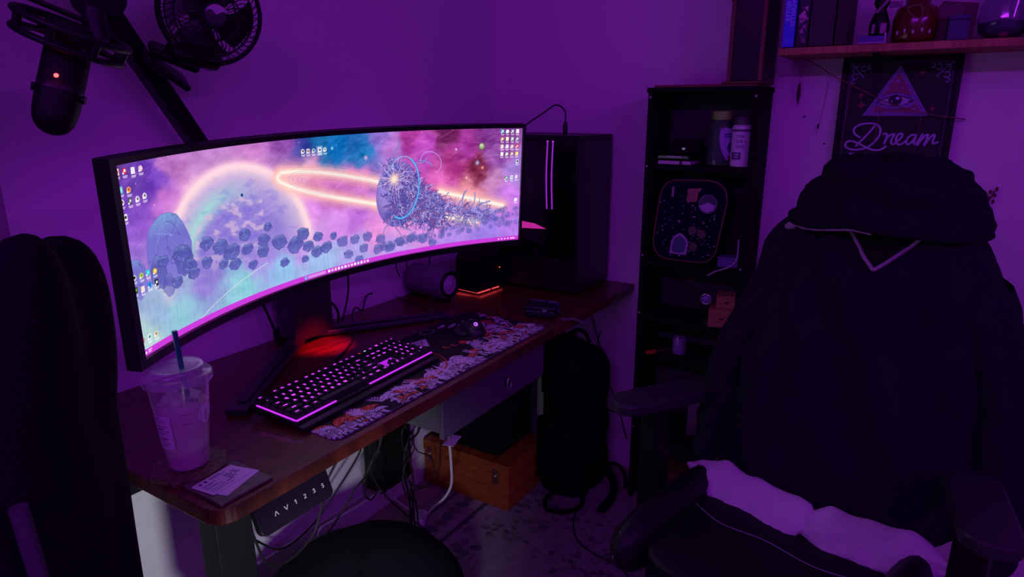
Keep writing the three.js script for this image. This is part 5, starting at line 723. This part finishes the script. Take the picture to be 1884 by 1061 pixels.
// framed poster
{
  const W = 700, H = 1000, tx = canvasTex(W, H, (g) => {
    g.fillStyle = '#0a0810'; g.fillRect(0, 0, W, H); const pale = '#b3a6d6', pink = '#b06aa0', red = '#8c4648';
    g.strokeStyle = '#5a5480'; g.lineWidth = 5; g.strokeRect(26, 34, W - 52, H - 68);
    const curl = (x, y, sx, sy) => { g.save(); g.translate(x, y); g.scale(sx, sy); g.strokeStyle = '#8a84b8'; g.lineWidth = 9; for (const [a, b, r] of [[40, 40, 26], [84, 30, 18], [30, 84, 18], [120, 22, 12], [22, 120, 12]]) { g.beginPath(); g.arc(a, b, r, 0.4, 5.2); g.stroke(); } g.beginPath(); g.moveTo(0, 0); g.quadraticCurveTo(70, 60, 90, 96); g.stroke(); g.restore(); };
    curl(30, 38, 1, 1); curl(W - 30, 38, -1, 1); curl(30, H - 38, 1, -1); curl(W - 30, H - 38, -1, -1);
    // triangle and eye
    g.save(); g.transform(1, 0, 0, 0.87, 0, -4);
    const tri = (o) => { g.beginPath(); g.moveTo(348, 62 + o * 2); g.lineTo(566 - o * 1.75, 462 - o); g.lineTo(142 + o * 1.75, 462 - o); g.closePath(); };
    tri(0); g.fillStyle = '#8d7cc0'; g.fill(); tri(14); g.setLineDash([5, 7]); g.strokeStyle = '#2a2048'; g.lineWidth = 6; g.stroke(); g.setLineDash([]); tri(26); g.fillStyle = '#93506e'; g.fill();
    const star = (x, y, s, c, n = 4) => { g.fillStyle = c; g.beginPath(); for (let k = 0; k < n * 2; k++) { const a = k / (n * 2) * 6.283 - 1.57, q = k % 2 ? s * 0.34 : s; g.lineTo(x + Math.cos(a) * q, y + Math.sin(a) * q); } g.closePath(); g.fill(); };
    star(345, 186, 24, '#a08ad0', 5); star(290, 250, 14, '#a08ad0', 5); star(382, 236, 14, '#a08ad0', 5); star(206, 416, 16, '#a08ad0', 5); star(470, 414, 22, '#a08ad0', 5); star(520, 420, 12, '#a08ad0', 5); star(300, 430, 12, '#a08ad0', 5);
    g.fillStyle = '#8d7cc0'; g.beginPath(); g.ellipse(345, 345, 130, 66, 0, 0, 7); g.fill();
    g.fillStyle = '#b8acd8'; g.beginPath(); g.moveTo(232, 356); g.quadraticCurveTo(340, 262, 456, 346); g.quadraticCurveTo(350, 416, 232, 356); g.fill();
    g.strokeStyle = '#120c24'; g.lineWidth = 7; g.beginPath(); g.moveTo(222, 362); g.quadraticCurveTo(336, 256, 462, 342); g.quadraticCurveTo(400, 350, 456, 346); g.stroke(); g.lineWidth = 4; g.beginPath(); g.moveTo(232, 356); g.quadraticCurveTo(350, 416, 456, 346); g.stroke(); g.beginPath(); g.moveTo(250, 310); g.quadraticCurveTo(340, 240, 450, 318); g.stroke(); g.beginPath(); g.moveTo(280, 402); g.quadraticCurveTo(350, 424, 420, 398); g.stroke();
    g.fillStyle = '#181030'; g.beginPath(); g.arc(344, 338, 44, 0, 7); g.fill(); g.fillStyle = '#cfc6ea'; g.beginPath(); g.arc(358, 322, 13, 0, 7); g.fill(); g.beginPath(); g.arc(322, 346, 6, 0, 7); g.fill();
    star(118, 296, 28, red); star(126, 376, 36, red); star(492, 122, 30, red); star(584, 404, 28, red);
    // lettering
    g.strokeStyle = pale; g.lineCap = 'round'; g.lineJoin = 'round'; g.lineWidth = 15;
    const path = (a) => { g.beginPath(); g.moveTo(a[0], a[1]); for (let i = 2; i < a.length; i += 6) g.bezierCurveTo(...a.slice(i, i + 6)); g.stroke(); };
    path([232, 548, 214, 590, 176, 640, 128, 712]);                                       // stem of the D
    path([146, 640, 60, 600, 90, 520, 212, 524, 300, 530, 300, 640, 208, 720]);           // bowl
    path([208, 720, 130, 770, 30, 740, 56, 690, 80, 650, 140, 690, 190, 720, 250, 756, 300, 752, 326, 710]);
    path([300, 610, 330, 590, 330, 640, 312, 690, 320, 640, 346, 600, 372, 612]);          // r
    path([372, 612, 350, 660, 350, 700, 376, 690, 410, 660, 440, 610, 412, 604, 380, 606, 376, 690, 410, 694, 430, 690, 440, 676, 452, 660]); // e
    path([512, 620, 480, 590, 440, 650, 460, 690, 480, 700, 500, 650, 514, 616, 500, 660, 496, 694, 516, 688]);  // a
    path([516, 688, 536, 650, 540, 630, 548, 608, 540, 650, 532, 680, 528, 696, 548, 640, 580, 590, 584, 616, 580, 650, 572, 680, 570, 696, 590, 640, 622, 590, 626, 620, 620, 660, 604, 700, 650, 668]);  // m
    g.fillStyle = '#a888cc'; g.font = 'bold 92px serif'; g.fillText('BE', 78, 838); g.restore();
  });
  const t = thing('framed_poster', 'black framed poster with an eye in a triangle', 'poster', [RX, 1.385, 1.459]);
  const h = 0.22, w = 0.155;
  for (const [a, b, c, d] of [[-h, -h + 0.014, -w, w], [h - 0.014, h, -w, w], [-h + 0.014, h - 0.014, -w, -w + 0.014], [-h + 0.014, h - 0.014, w - 0.014, w]]) part('frame_bar', span(-0.022, -0.001, a, b, c, d, 0.002), M.black, t);
  const pg = planarUV(span(-0.012, -0.002, -h + 0.012, h - 0.012, -w + 0.012, w - 0.012, 0), 'z', 'y', 1 / (2 * w - 0.024), 1 / (2 * h - 0.024), -w + 0.012, -h + 0.012); part('print', pg, std([1, 1, 1], 0.6, { map: tx }), t);
  const s = std([0.22, 0.12, 0.08], 0.8), px = 1.775;
  single('swag_string', 'brown string sagging from the wall shelf across the poster', 'string', tube([[1.70, 1.60, 1.16], [1.76, 1.594, 1.205], [px, 1.545, 1.285], [px, 1.505, 1.36], [px, 1.465, 1.44], [px, 1.437, 1.53], [px, 1.422, 1.615], [1.80, 1.418, 1.64]], 0.0017, 60, 6), s);
  [[1.335, 1.517, 1.335, 'hanging string over the frame edge of the poster'], [1.424, 1.47, 1.34, 'hanging string below the triangle base on the poster'], [1.532, 1.435, 1.33, 'hanging string right of the lettering on the poster']].forEach(([z, a, b, lb]) => single('hanging_string', 'thin brown ' + lb, 'string', tube([[px - 0.001, a, z], [px - 0.002, (a + b) / 2, z - 0.004], [px - 0.001, b, z - 0.006]], 0.001, 12, 6), s));
  const ft = thing('hanging_feather', 'dark pointed feather hanging from the wall shelf', 'ornament', [1.79, 1.5, 1.185]);
  part('feather', at(lathe([[0, -0.045], [0.004, -0.02], [0.006, 0], [0.003, 0.025], [0, 0.032]], 12), 0, 0, 0), std([0.05, 0.012, 0.02], 0.7), ft); part('thread', bar([0, 0.03, 0], [-0.02, 0.1, 0.0], 0.0006, 6), s, ft);
  const f2 = thing('hanging_thread', 'thin dark thread with a knot hanging beside the poster', 'ornament', [1.80, 1.40, 1.255]);
  part('thread', tube([[0, 0.13, 0.012], [0, 0.05, 0.006], [0, -0.03, -0.006]], 0.0007, 16, 6), M.cable, f2); part('knot', at(new THREE.SphereGeometry(0.003, 10, 8).scale(1, 3, 1), 0, -0.005, -0.003), M.cable, f2);
  for (const [y, z, lb] of [[1.424, 1.207, 'upper'], [1.34, 1.275, 'lower']]) single('wall_plug', `tiny dark wall plug beside the poster, the ${lb} of two`, 'wall plug', at(cyl(0.003, 0.003, 0.004, 12).rotateZ(Math.PI / 2), 0, 0, 0), M.cable, [RX - 0.001, y, z]);
  const dr = thing('dried_sprig', 'small dark red sprig fixed to the wall beside the chair', 'ornament', [1.80, 1.19, 1.73]);
  part('stem', tube([[0, -0.05, -0.012], [0, 0, 0], [0, 0.03, 0.01]], 0.0018, 16, 6), std([0.08, 0.02, 0.02], 0.8), dr); for (let i = 0; i < 6; i++) part('bud', at(new THREE.SphereGeometry(0.004, 8, 6).scale(1, 1.6, 1), 0, -0.01 + i * 0.009, (i % 2 ? 0.009 : -0.004) + i * 0.001), std([0.12, 0.02, 0.03], 0.8), dr);
}

// ---------------------------------------------------------------- boom arm, microphone, clip fan
{
  const t = thing('boom_arm', 'black jointed boom arm rising behind the monitor', 'boom arm', [0.66, DT, 0.055]);
  const o = [0.66, DT, 0.055], L = (p) => [p[0] - o[0], p[1] - o[1], p[2] - o[2]];
  part('clamp', span(-0.03, 0.03, 0.0, 0.03, -0.052, -0.012, 0.004), M.black, t); part('post', bar([0, 0.03, -0.033], [0, 0.24, -0.033], 0.012, 20), M.black, t);
  part('lower_arm', beam(L([0.66, 1.02, 0.022]), L([0.200, 1.65, 0.15]), 0.04, 0.044, 0.009, V(0, 0, 1)), M.black, t);
  part('elbow', bar(L([0.196, 1.655, 0.115]), L([0.196, 1.655, 0.19]), 0.036, 28), M.black, t);
  part('upper_arm', beam(L([0.19, 1.663, 0.17]), L([0.07, 1.82, 0.33]), 0.034, 0.036, 0.009), M.black, t);
  part('drop_arm', beam(L([0.07, 1.82, 0.33]), L([0.026, 1.58, 0.465]), 0.014, 0.014, 0.004), M.black, t);
  part('swivel', bar(L([0.024, 1.592, 0.465]), L([0.022, 1.545, 0.467]), 0.017, 20), M.black, t);
  single('cable', 'thin straight black cable slanting above the microphone', 'cable', bar([0.02, 1.568, 0.47], [-0.11, 1.602, 0.5], 0.0042, 10), M.cable);
}
{
  const A = V(-0.078, 1.412, 0.5), B = V(-0.022, 1.546, 0.482), d = B.clone().sub(A), Lm = d.length(), q = new THREE.Quaternion().setFromUnitVectors(V(0, 1, 0), d.clone().normalize());
  const t = thing('studio_microphone', 'black cylindrical microphone with a red light hanging upside down', 'microphone', A.toArray()); t.quaternion.copy(q);
  part('body', lathe([[0, -0.004], [0.006, -0.0036], [0.012, -0.0016], [0.0175, 0.002], [0.022, 0.007], [0.0255, 0.0135], [0.028, 0.023], [0.0295, 0.04], [0.030, 0.06], [0.030, Lm + 0.008], [0.026, Lm + 0.014], [0, Lm + 0.014]], 48), phys([0.005, 0.0045, 0.006], 0.55, { specularIntensity: 0.35 }), t);
  part('grille_band', lathe([[0.0302, 0.056], [0.0307, 0.058], [0.0307, 0.063], [0.0302, 0.065]], 48), M.plastic, t);
  const cam = V(-0.546, 1.44, 1.585).sub(V(-0.045, 1.46, 0.5)).applyQuaternion(q.clone().invert()); const an = Math.atan2(cam.x, cam.z) - 0.25;
  part('side_knob', at(cyl(0.006, 0.006, 0.006, 16).rotateX(Math.PI / 2), 0, 0, 0.031).rotateY(an + 1.5).translate(0, 0.055, 0), M.black, t); part('side_knob', at(cyl(0.006, 0.006, 0.006, 16).rotateX(Math.PI / 2), 0, 0, 0.031).rotateY(an - 1.5).translate(0, 0.06, 0), M.black, t);
  part('record_light', at(new THREE.SphereGeometry(0.0032, 14, 10), 0, 0, 0.0292).rotateY(an).translate(0, 0.074, 0), glow([1, 0.03, 0.035], 9), t, 'small glowing red light');
  const l = new THREE.PointLight(lightColor([1, 0.02, 0.02]), 0.0006); l.position.copy(V(0, 0, 0.042).applyAxisAngle(V(0, 1, 0), an).add(V(0, 0.074, 0))); l.castShadow = true; t.add(l);
  // shock mount around its top: two rings joined by struts, on the same axis
  const s = thing('shock_mount', 'black spider shock mount gripping the microphone', 'shock mount', B.clone().addScaledVector(d.clone().normalize(), 0.0).toArray());
  const tilt = new THREE.Quaternion().setFromUnitVectors(V(0, 1, 0), V(0.246, 0.911, 0.317).normalize()); s.quaternion.copy(tilt);
  const ring = (y, R, r) => new THREE.TorusGeometry(R, r, 10, 56).rotateX(Math.PI / 2).translate(0, y, 0);
  part('outer_ring', ring(0.012, 0.073, 0.0055), M.black, s); part('outer_ring', ring(-0.012, 0.070, 0.005), M.black, s); part('inner_ring', ring(0.0, 0.036, 0.006), M.black, s);
  for (let i = 0; i < 8; i++) { const a = i / 8 * 6.283; part('strut', bar([Math.cos(a) * 0.072, 0.012, Math.sin(a) * 0.072], [Math.cos(a) * 0.069, -0.012, Math.sin(a) * 0.069], 0.006, 8), M.black, s); part('elastic', bar([Math.cos(a) * 0.071, i % 2 ? 0.012 : -0.012, Math.sin(a) * 0.071], [Math.cos(a + 0.35) * 0.036, 0, Math.sin(a + 0.35) * 0.036], 0.0022, 6), M.cable, s); part('elastic', bar([Math.cos(a) * 0.071, i % 2 ? 0.012 : -0.012, Math.sin(a) * 0.071], [Math.cos(a - 0.35) * 0.036, 0, Math.sin(a - 0.35) * 0.036], 0.0022, 6), M.cable, s); }
}
{
  const c = V(0.375, 1.640, 0.245), look = V(-0.546, 1.44, 1.585).sub(c).normalize().add(V(0.25, -0.05, 0)).normalize();
  const t = thing('clip_fan', 'small black clip-on fan in a wire cage', 'fan', c.toArray());
  t.quaternion.setFromUnitVectors(V(0, 0, 1), look);
  const R = 0.102, ring = (r, z, k = 0.002) => new THREE.TorusGeometry(r, k, 8, 64).translate(0, 0, z);
  part('rim', ring(R, 0.0, 0.005), M.blackGloss, t); part('cage_ring', ring(0.093, 0.022, 0.0018), M.blackGloss, t); part('cage_ring', ring(0.078, 0.03, 0.0018), M.blackGloss, t); part('cage_ring', ring(0.05, 0.036, 0.0016), M.blackGloss, t);
  part('rear_ring', ring(0.092, -0.026, 0.002), M.blackGloss, t); part('rear_ring', ring(0.06, -0.034, 0.002), M.blackGloss, t);
  const spoke = tube([[0.026, 0, 0.038], [0.06, 0.004, 0.036], [0.078, -0.005, 0.03], [0.093, 0.005, 0.021], [R, 0, 0.002]], 0.0011, 14, 5);
  for (let i = 0; i < 44; i++) { const m = part('front_wire', spoke, M.blackGloss, t); m.rotation.z = i / 44 * 6.283; }
  const back = tube([[0.03, 0, -0.038], [0.065, 0, -0.034], [0.092, 0, -0.026], [R, 0, -0.002]], 0.0012, 10, 5);
  for (let i = 0; i < 28; i++) { const m = part('rear_wire', back, M.blackGloss, t); m.rotation.z = i / 28 * 6.283; }
  part('hub_cap', at(lathe([[0, 0.008], [0.02, 0.006], [0.025, 0], [0.024, -0.004]], 32).rotateX(Math.PI / 2), 0, 0, 0.036), std([0.03, 0.03, 0.036], 0.4), t);
  part('badge', at(lathe([[0, 0.0092], [0.019, 0.0072]], 32).rotateX(Math.PI / 2), 0, 0, 0.0365).scale(1, 1, 1), std([0.045, 0.043, 0.055], 0.35), t);
  part('badge_crescent', (() => { const s = new THREE.Shape(); s.absarc(0, 0, 0.022, 0.25, Math.PI - 0.25, false); s.quadraticCurveTo(-0.012, 0.017, -0.004, 0.006); s.quadraticCurveTo(0.0, 0.0, 0.006, 0.005); s.quadraticCurveTo(0.014, 0.012, 0.0213, 0.0054); return extr(s, 0.001, 0).translate(0, 0, 0.0455); })(), std([0.55, 0.54, 0.56], 0.4), t, 'pale crescent badge');
  part('motor', at(cyl(0.034, 0.03, 0.05, 28).rotateX(Math.PI / 2), 0, 0, -0.05), M.black, t);
  for (let i = 0; i < 4; i++) { const m = part('blade', grid(10, 8, (u, v) => { const r = 0.026 + v * 0.06, a = (u - 0.5) * (1.2 + v * 0.15) + v * 0.35; return [Math.cos(a) * r, Math.sin(a) * r, -0.008 + (u - 0.5) * 0.024 - 0.004 * v]; }), std([0.016, 0.015, 0.02], 0.35, { side: THREE.DoubleSide }), t); m.rotation.z = i * Math.PI / 2 - 0.6; }
  // neck and clip that grips the boom arm
  const loc = (x, y, z) => V(x, y, z).sub(c).applyQuaternion(t.quaternion.clone().invert()).toArray();
  part('neck', bar(loc(0.395, 1.552, 0.215), loc(0.30, 1.560, 0.20), 0.026, 20, 0.022), M.blackGloss, t); part('neck_joint', at(new THREE.SphereGeometry(0.024, 20, 14), ...loc(0.39, 1.55, 0.205)), M.black, t);
  part('clip_jaw', beam(loc(0.25, 1.55, 0.19), loc(0.335, 1.498, 0.19), 0.07, 0.014, 0.006, V(0, 1, 0.3)), M.plastic, t); part('clip_jaw', beam(loc(0.27, 1.568, 0.18), loc(0.36, 1.535, 0.20), 0.055, 0.02, 0.009, V(0, 1, 0.3)), M.black, t);
}

// ---------------------------------------------------------------- gaming chair and the hoodie pulled over its back
const CH = { x: 0.85, z: 1.40, turn: -1.80 };
{
  const t = thing('gaming_chair', 'black high-backed gaming chair with padded armrests', 'chair', [CH.x, 0, CH.z], CH.turn);
  const seat = grid(40, 24, (u, v) => { const a = u * Math.PI * 2, e = 0.42, c = Math.sign(Math.cos(a)) * Math.pow(Math.abs(Math.cos(a)), e), s = Math.sign(Math.sin(a)) * Math.pow(Math.abs(Math.sin(a)), e), k = v < 0.5 ? 1 : Math.pow(Math.max(0, 1 - Math.pow((v - 0.5) * 2, 2)), 0.5), y = v < 0.5 ? 0.40 + v * 0.18 : 0.49 + 0.02 * Math.sin((v - 0.5) * Math.PI); return [c * 0.225 * k, y, s * 0.25 * k]; }, true);
  part('seat', seat, M.leather, t);
  for (const s of [-1, 1]) {
    const b = part('bolster', grid(20, 30, (u, v) => { const a = u * Math.PI * 2, z = -0.24 + v * 0.50, q = Math.pow(Math.max(0.0001, 1 - Math.pow(Math.abs(v * 2 - 1), 6)), 0.5), rise = 0.035 + 0.012 * Math.sin(v * 3.1); return [s * (0.25 + 0.045 * Math.cos(a) * q), 0.475 + rise * Math.sin(a) * q * 1.7 * (Math.sin(a) > 0 ? 1 : 1.2), z]; }, true), M.leather, t);
    part('stitch_line', tube([[s * 0.252, 0.536, -0.2], [s * 0.254, 0.541, 0.0], [s * 0.256, 0.537, 0.16], [s * 0.257, 0.515, 0.235], [s * 0.258, 0.46, 0.256]], 0.0013, 40, 5), M.stitch, b);
  }
  part('seat_seam', tube([[-0.2, 0.512, 0.0], [-0.12, 0.512, 0.03], [-0.02, 0.513, 0.02], [0.1, 0.512, 0.03], [0.2, 0.512, 0.0]], 0.0012, 30, 5), M.stitch, t);
  part('backrest', grid(40, 30, (u, v) => { const a = u * Math.PI * 2, e = 0.6, c = Math.sign(Math.cos(a)) * Math.pow(Math.abs(Math.cos(a)), e), s = Math.sign(Math.sin(a)) * Math.pow(Math.abs(Math.sin(a)), e), y = 0.46 + v * 0.80, w = (v < 0.62 ? 0.23 : 0.23 - (v - 0.62) * 0.26) * Math.pow(Math.max(0.0001, 1 - Math.pow(Math.abs(v * 2 - 1), 10)), 0.5), z = -0.25 - v * 0.13; return [c * w, y, z + s * 0.05]; }, true), M.leather, t);
  for (const s of [-1, 1]) {
    const a = part('armrest', (() => { const g = extr(rrect(0.085, 0.26, 0.036), 0.018, 0.006, 10); g.rotateX(Math.PI / 2); g.rotateY(s * 0.34); return g.translate(s * 0.345, 0.745, -0.035); })(), std([0.02, 0.02, 0.024], 0.42), t);
    part('armrest_post', span(s * 0.345 - 0.03, s * 0.345 + 0.03, 0.42, 0.722, -0.06, 0.0, 0.008), M.black, a); part('armrest_bracket', beam([s * 0.345, 0.43, -0.03], [s * 0.1, 0.39, 0.0], 0.06, 0.02, 0.004), M.black, a);
  }
  part('gas_lift', bar([0, 0.1, 0], [0, 0.40, 0], 0.028, 24), M.black, t); part('tilt_plate', span(-0.12, 0.12, 0.375, 0.40, -0.12, 0.12, 0.006), M.black, t);
  for (let i = 0; i < 5; i++) { const a = i / 5 * 6.283 + 0.3, x = Math.cos(a) * 0.30, z = Math.sin(a) * 0.30; const leg = part('base_leg', beam([0, 0.12, 0], [x, 0.085, z], 0.05, 0.03, 0.008), M.black, t); part('caster', at(cyl(0.028, 0.028, 0.04, 20).rotateZ(Math.PI / 2).rotateY(-a), x, 0.036, z), M.plastic, leg); }
}
{
  const t = thing('black_hoodie', 'black hoodie with white fleece lining pulled over the chair back', 'hoodie', [CH.x, 0, CH.z], CH.turn);
  // body: a loose sack around the backrest
  const body = (u, v, off = 0) => {
    const a = u * Math.PI * 2, e = 0.72, c = Math.sign(Math.cos(a)) * Math.pow(Math.abs(Math.cos(a)), e), s = Math.sign(Math.sin(a)) * Math.pow(Math.abs(Math.sin(a)), e);
    const y = 0.56 + v * 0.66, sh = v < 0.66 ? 1 - 0.08 * v : (1 - 0.0528) * Math.sqrt(Math.max(0, 1 - Math.pow((v - 0.66) / 0.42, 2)));
    const w = ((c < 0 ? 0.268 : 0.30) + 0.012 * n3(c * 1.5, y * 4, s)) * sh, dpt = (0.105 + 0.03 * (1 - v)) * (0.55 + 0.45 * sh), z = -0.265 - v * 0.11;
    const fold = 0.016 * n3(c * 2.4, y * 4.5, s * 1.2) + 0.005 * n3(c * 7, y * 12, s * 3);
    return [c * (w + fold + off), y - (s > 0 ? 0.05 * s * (1 - v) * (1 - v) : 0), z + s * (dpt + fold + off)];
  };
  part('body', grid(120, 70, (u, v) => body(u, v), true), M.hoodie, t);
  part('pocket', grid(40, 20, (u, v) => { const p = body(0.25 + (0.5 - u) * 0.30 * (1 - 0.35 * Math.max(0, v - 0.35)), 0.02 + v * 0.34, 0.014 * Math.min(1, 9 * Math.min(u, 1 - u, 1.0001 - v))); return p; }), M.hoodie, t, 'front pouch pocket');
  for (const s of [-1, 1]) part('sleeve', grid(28, 40, (u, v) => { const a = u * Math.PI * 2, r = 0.088 - v * 0.03 + 0.007 * n3(Math.cos(a), v * 8, s * 3), x = s * ((s < 0 ? 0.165 : 0.215) + 0.10 * Math.sin(Math.min(1, v * 1.6) * 1.57) + v * 0.035), y = 1.10 - v * 0.58, z = -0.36 + v * 0.12; return [x + Math.cos(a) * r * 0.8, y + 0.02 * Math.cos(a) * s * -1 * (1 - v), z + Math.sin(a) * r * 1.05]; }, true), M.hoodie, t);
  // hood: a soft collapsed cap over the top of the backrest, its rim hanging in front
  const hood = (u, v, off = 0) => {                 // u around, v from the crown to the rim
    const th = u * Math.PI * 2, c = Math.cos(th), s = Math.sin(th), p = Math.min(1, v / 0.86), r = Math.pow(Math.sin(p * Math.PI / 2), 0.8), sk = v > 0.86 ? (v - 0.86) / 0.14 : 0;
    const fl = Math.max(0, (v - 0.6) / 0.4), x = (c < 0 ? 0.158 + 0.032 * fl * fl : 0.215 + 0.012 * fl) * r * c, front = Math.max(0, s), fold = 0.02 * Math.exp(-Math.pow((v - 0.52 - 0.18 * c) / 0.09, 2)) * front - 0.016 * Math.exp(-Math.pow((v - 0.70 - 0.16 * c) / 0.10, 2)) * front;
    const wob = 0.010 * n3(c * 1.7, v * 3.2, s * 1.7) + 0.004 * n3(c * 5, v * 8, s * 5) + fold + off;
    return [x + c * wob, 1.215 + 0.126 * Math.pow(Math.cos(p * Math.PI / 2), 0.85) + wob * Math.cos(p * 1.57) - sk * (0.018 + 0.03 * Math.max(0, -c) * front) - 0.02 * Math.max(0, c) * sk, -0.375 + s * (0.155 * r + wob + 0.012 * front * sk)];
  };
  const hd = part('hood', grid(90, 60, (u, v) => hood(u, v), true), phys([0.015, 0.0135, 0.022], 0.95, { specularIntensity: 0.2, bumpMap: weave, bumpScale: 0.0007, side: THREE.DoubleSide }), t);
  part('hood_rim', tube(Array.from({ length: 40 }, (_, i) => hood(i / 40, 1.0, -0.002)), 0.0065, 120, 8, true), M.hoodie, hd);
  part('hood_lining', tube(Array.from({ length: 24 }, (_, i) => { const q = hood(0.22 + i / 23 * 0.22, 1.0, -0.003); return [q[0], q[1] - 0.007, q[2]]; }), 0.003, 80, 8), M.fleece, hd, 'white fleece edge');
  { const q = hood(0.45, 1.0, 0.0); part('lining_tab', at(new THREE.SphereGeometry(0.02, 24, 16).scale(1.3, 0.55, 0.8).rotateZ(0.35), q[0] + 0.028, q[1] - 0.014, q[2] + 0.036), M.fleece, hd, 'white fleece corner'); }
  // neck opening: dark hollow with fleece edges meeting in a point
  const fr = (x, y) => { const v = (y - 0.56) / 0.66; let best = body(0.25, v, 0.002), bd = 9; for (let k = 0; k <= 60; k++) { const p = body(0.10 + k / 200, v, 0.003); const dd = Math.abs(p[0] - x); if (dd < bd) { bd = dd; best = p; } } return [x, y, best[2]]; };
  const nk = part('neck_opening', (() => { const P = [], I = []; const n = 12; for (let j = 0; j <= n; j++) { const f = j / n, y = 1.225 - f * 0.122, hw = 0.112 * Math.pow(1 - f, 0.9) + 0.002; for (let i = 0; i <= 8; i++) { const x = 0.05 + (i / 8 - 0.5) * 2 * hw, p = fr(x, y); P.push(p[0], p[1], p[2] + 0.003); } } for (let j = 0; j < n; j++) for (let i = 0; i < 8; i++) { const a = j * 9 + i; I.push(a, a + 9, a + 1, a + 1, a + 9, a + 10); } const g = new THREE.BufferGeometry(); g.setAttribute('position', new THREE.Float32BufferAttribute(P, 3)); g.setIndex(I); g.computeVertexNormals(); return g; })(), M.blackMatte, t, 'dark hollow of the neck');
  for (const s of [-1, 1]) part('neck_lining', tube(Array.from({ length: 9 }, (_, i) => { const f = 0.12 + 0.88 * i / 8, y = 1.225 - f * 0.122, hw = 0.112 * Math.pow(1 - f, 0.9); const p = fr(0.05 + s * hw, y); return [p[0], p[1], p[2] + 0.005 + 0.002 * n2(i * 1.7, s)]; }), 0.0042, 30, 8), M.fleece, nk, 'white fleece edge');
  // hem: fleece lining rolled outward along the bottom front, in two fat folds
  const hem = (x0, x1, dz0) => grid(60, 24, (u, v) => { const x = x0 + (x1 - x0) * u, a = v * Math.PI * 2, tp = Math.pow(Math.min(1, Math.min(u * 4, (1 - u) * (x0 < 0 ? 12 : 4)) + 0.03), 0.6), ry = (0.037 + 0.006 * Math.sin(u * 3.14) + 0.006 * n2(x * 9, 2)) * tp, rz = 0.016 * tp, X = (x + 0.29) / 0.6, cy = 0.536 + 0.008 * X - 0.008 * Math.sin(X * 3.14) + 0.004 * Math.sin(x * 15), cz = -0.118 + 0.04 * Math.sin(Math.PI * Math.min(1, Math.max(0, X))) + dz0 * (u - 0.5); const sy = Math.sin(a) * ry, wr = 0.006 * n3(x * 16 + Math.sin(a) * 3, Math.sin(a) * 3, 3) + 0.003 * n3(x * 45, Math.sin(a) * 6, 7); return [x + 0.01 * Math.sin(a) * (x0 < 0 ? 1 : -1), cy + sy, cz + Math.cos(a) * (rz + wr) - 0.75 * sy]; });
  part('hem_lining', hem(-0.29, 0.05, 0.012), M.fleece, t, 'white fleece lining turned out at the hem'); part('hem_lining', hem(0.005, 0.31, -0.02), M.fleece, t, 'white fleece lining turned out at the hem');
}

// ---------------------------------------------------------------- black pouf and the draped chair
{
  const t = thing('black_pouf', 'soft black pouf on the floor in front of the desk', 'pouf', [0.475, 0.008, 0.475], 0.3);
  part('cover', grid(64, 30, (u, v) => { const a = u * 6.2832, q = v * Math.PI, r = Math.pow(Math.sin(q), 0.62), y = 0.15 - 0.15 * Math.sign(Math.cos(q)) * Math.pow(Math.abs(Math.cos(q)), 0.8), k = 1 + 0.03 * n3(Math.cos(a) * 1.5, y * 5, Math.sin(a) * 1.5); return [Math.cos(a) * 0.28 * r * k, y * (1 + 0.05 * Math.cos(a)), Math.sin(a) * 0.27 * r * k]; }, true), M.fabricBlack, t);
  part('seam', tube(Array.from({ length: 32 }, (_, i) => { const a = i / 32 * 6.2832; return [Math.cos(a) * 0.281, 0.14, Math.sin(a) * 0.271]; }), 0.004, 90, 6, true), M.fabricBlack, t);
}
{
  const t = thing('tubular_chair', 'grey tubular chair mostly hidden under a black garment', 'chair', [-0.36, 0, 0.80], 0.2);
  const g = std([0.06, 0.065, 0.07], 0.55);
  for (const [x, z] of [[0.06, -0.12], [-0.2, -0.12]]) part('back_post', bar([x, 0, z], [x * 0.9, 1.2, z + 0.04], 0.013, 14), g, t);
  part('front_leg', bar([0.025, 0, 0.19], [-0.005, 1.09, 0.12], 0.008, 14), g, t); part('front_leg', bar([-0.2, 0, 0.2], [-0.2, 1.0, 0.12], 0.013, 14), g, t);
  part('seat', at(rbox(0.3, 0.04, 0.34, 0.015), -0.07, 0.46, 0.03), M.fabricBlack, t); part('top_rail', bar([0.056, 1.2, -0.08], [-0.18, 1.2, -0.08], 0.013, 14), g, t);
  const j = thing('draped_jacket', 'large black garment draped over the chair at the desk end', 'jacket', [-0.378, 0, 0.72]);
  part('cloth', grid(80, 60, (u, v) => { const a = u * 6.2832, c = Math.cos(a), s = Math.sin(a), top = v > 0.74 ? (v - 0.74) / 0.26 : 0, sh = Math.sqrt(Math.max(0, 1 - Math.pow(top, 2.2))), drape = 0.93 + 0.09 * Math.sin(Math.min(1, v * 1.2) * 2.6), y = 0.40 + v * 0.83; const fold = 0.010 * Math.sin(a * 5 + v * 2) * (1 - top) + 0.016 * n3(c, y * 2.5, s); const x = c * (0.195 * drape * sh + fold) + 0.06 * top, z = s * (0.14 * drape * sh + fold) + 0.03 + 0.05 * top, lat = 0.536 * x + 0.844 * z; return [x, y + (1.5 * lat - 0.125) * Math.min(1, Math.max(0, v - 0.4) * 2.2), z]; }, true), M.fabricBlack, j);
  part('sleeve', grid(24, 30, (u, v) => { const a = u * 6.2832, r = 0.06 - 0.014 * v; return [0.11 + 0.01 * v + Math.cos(a) * r * 0.7, 1.16 - v * 0.62, 0.0 + Math.sin(a) * r]; }, true), M.fabricBlack, j);
}
scene.traverse((o) => { if (o.isMesh) { o.castShadow = true; o.receiveShadow = true; } });
renderer.render(scene, camera);
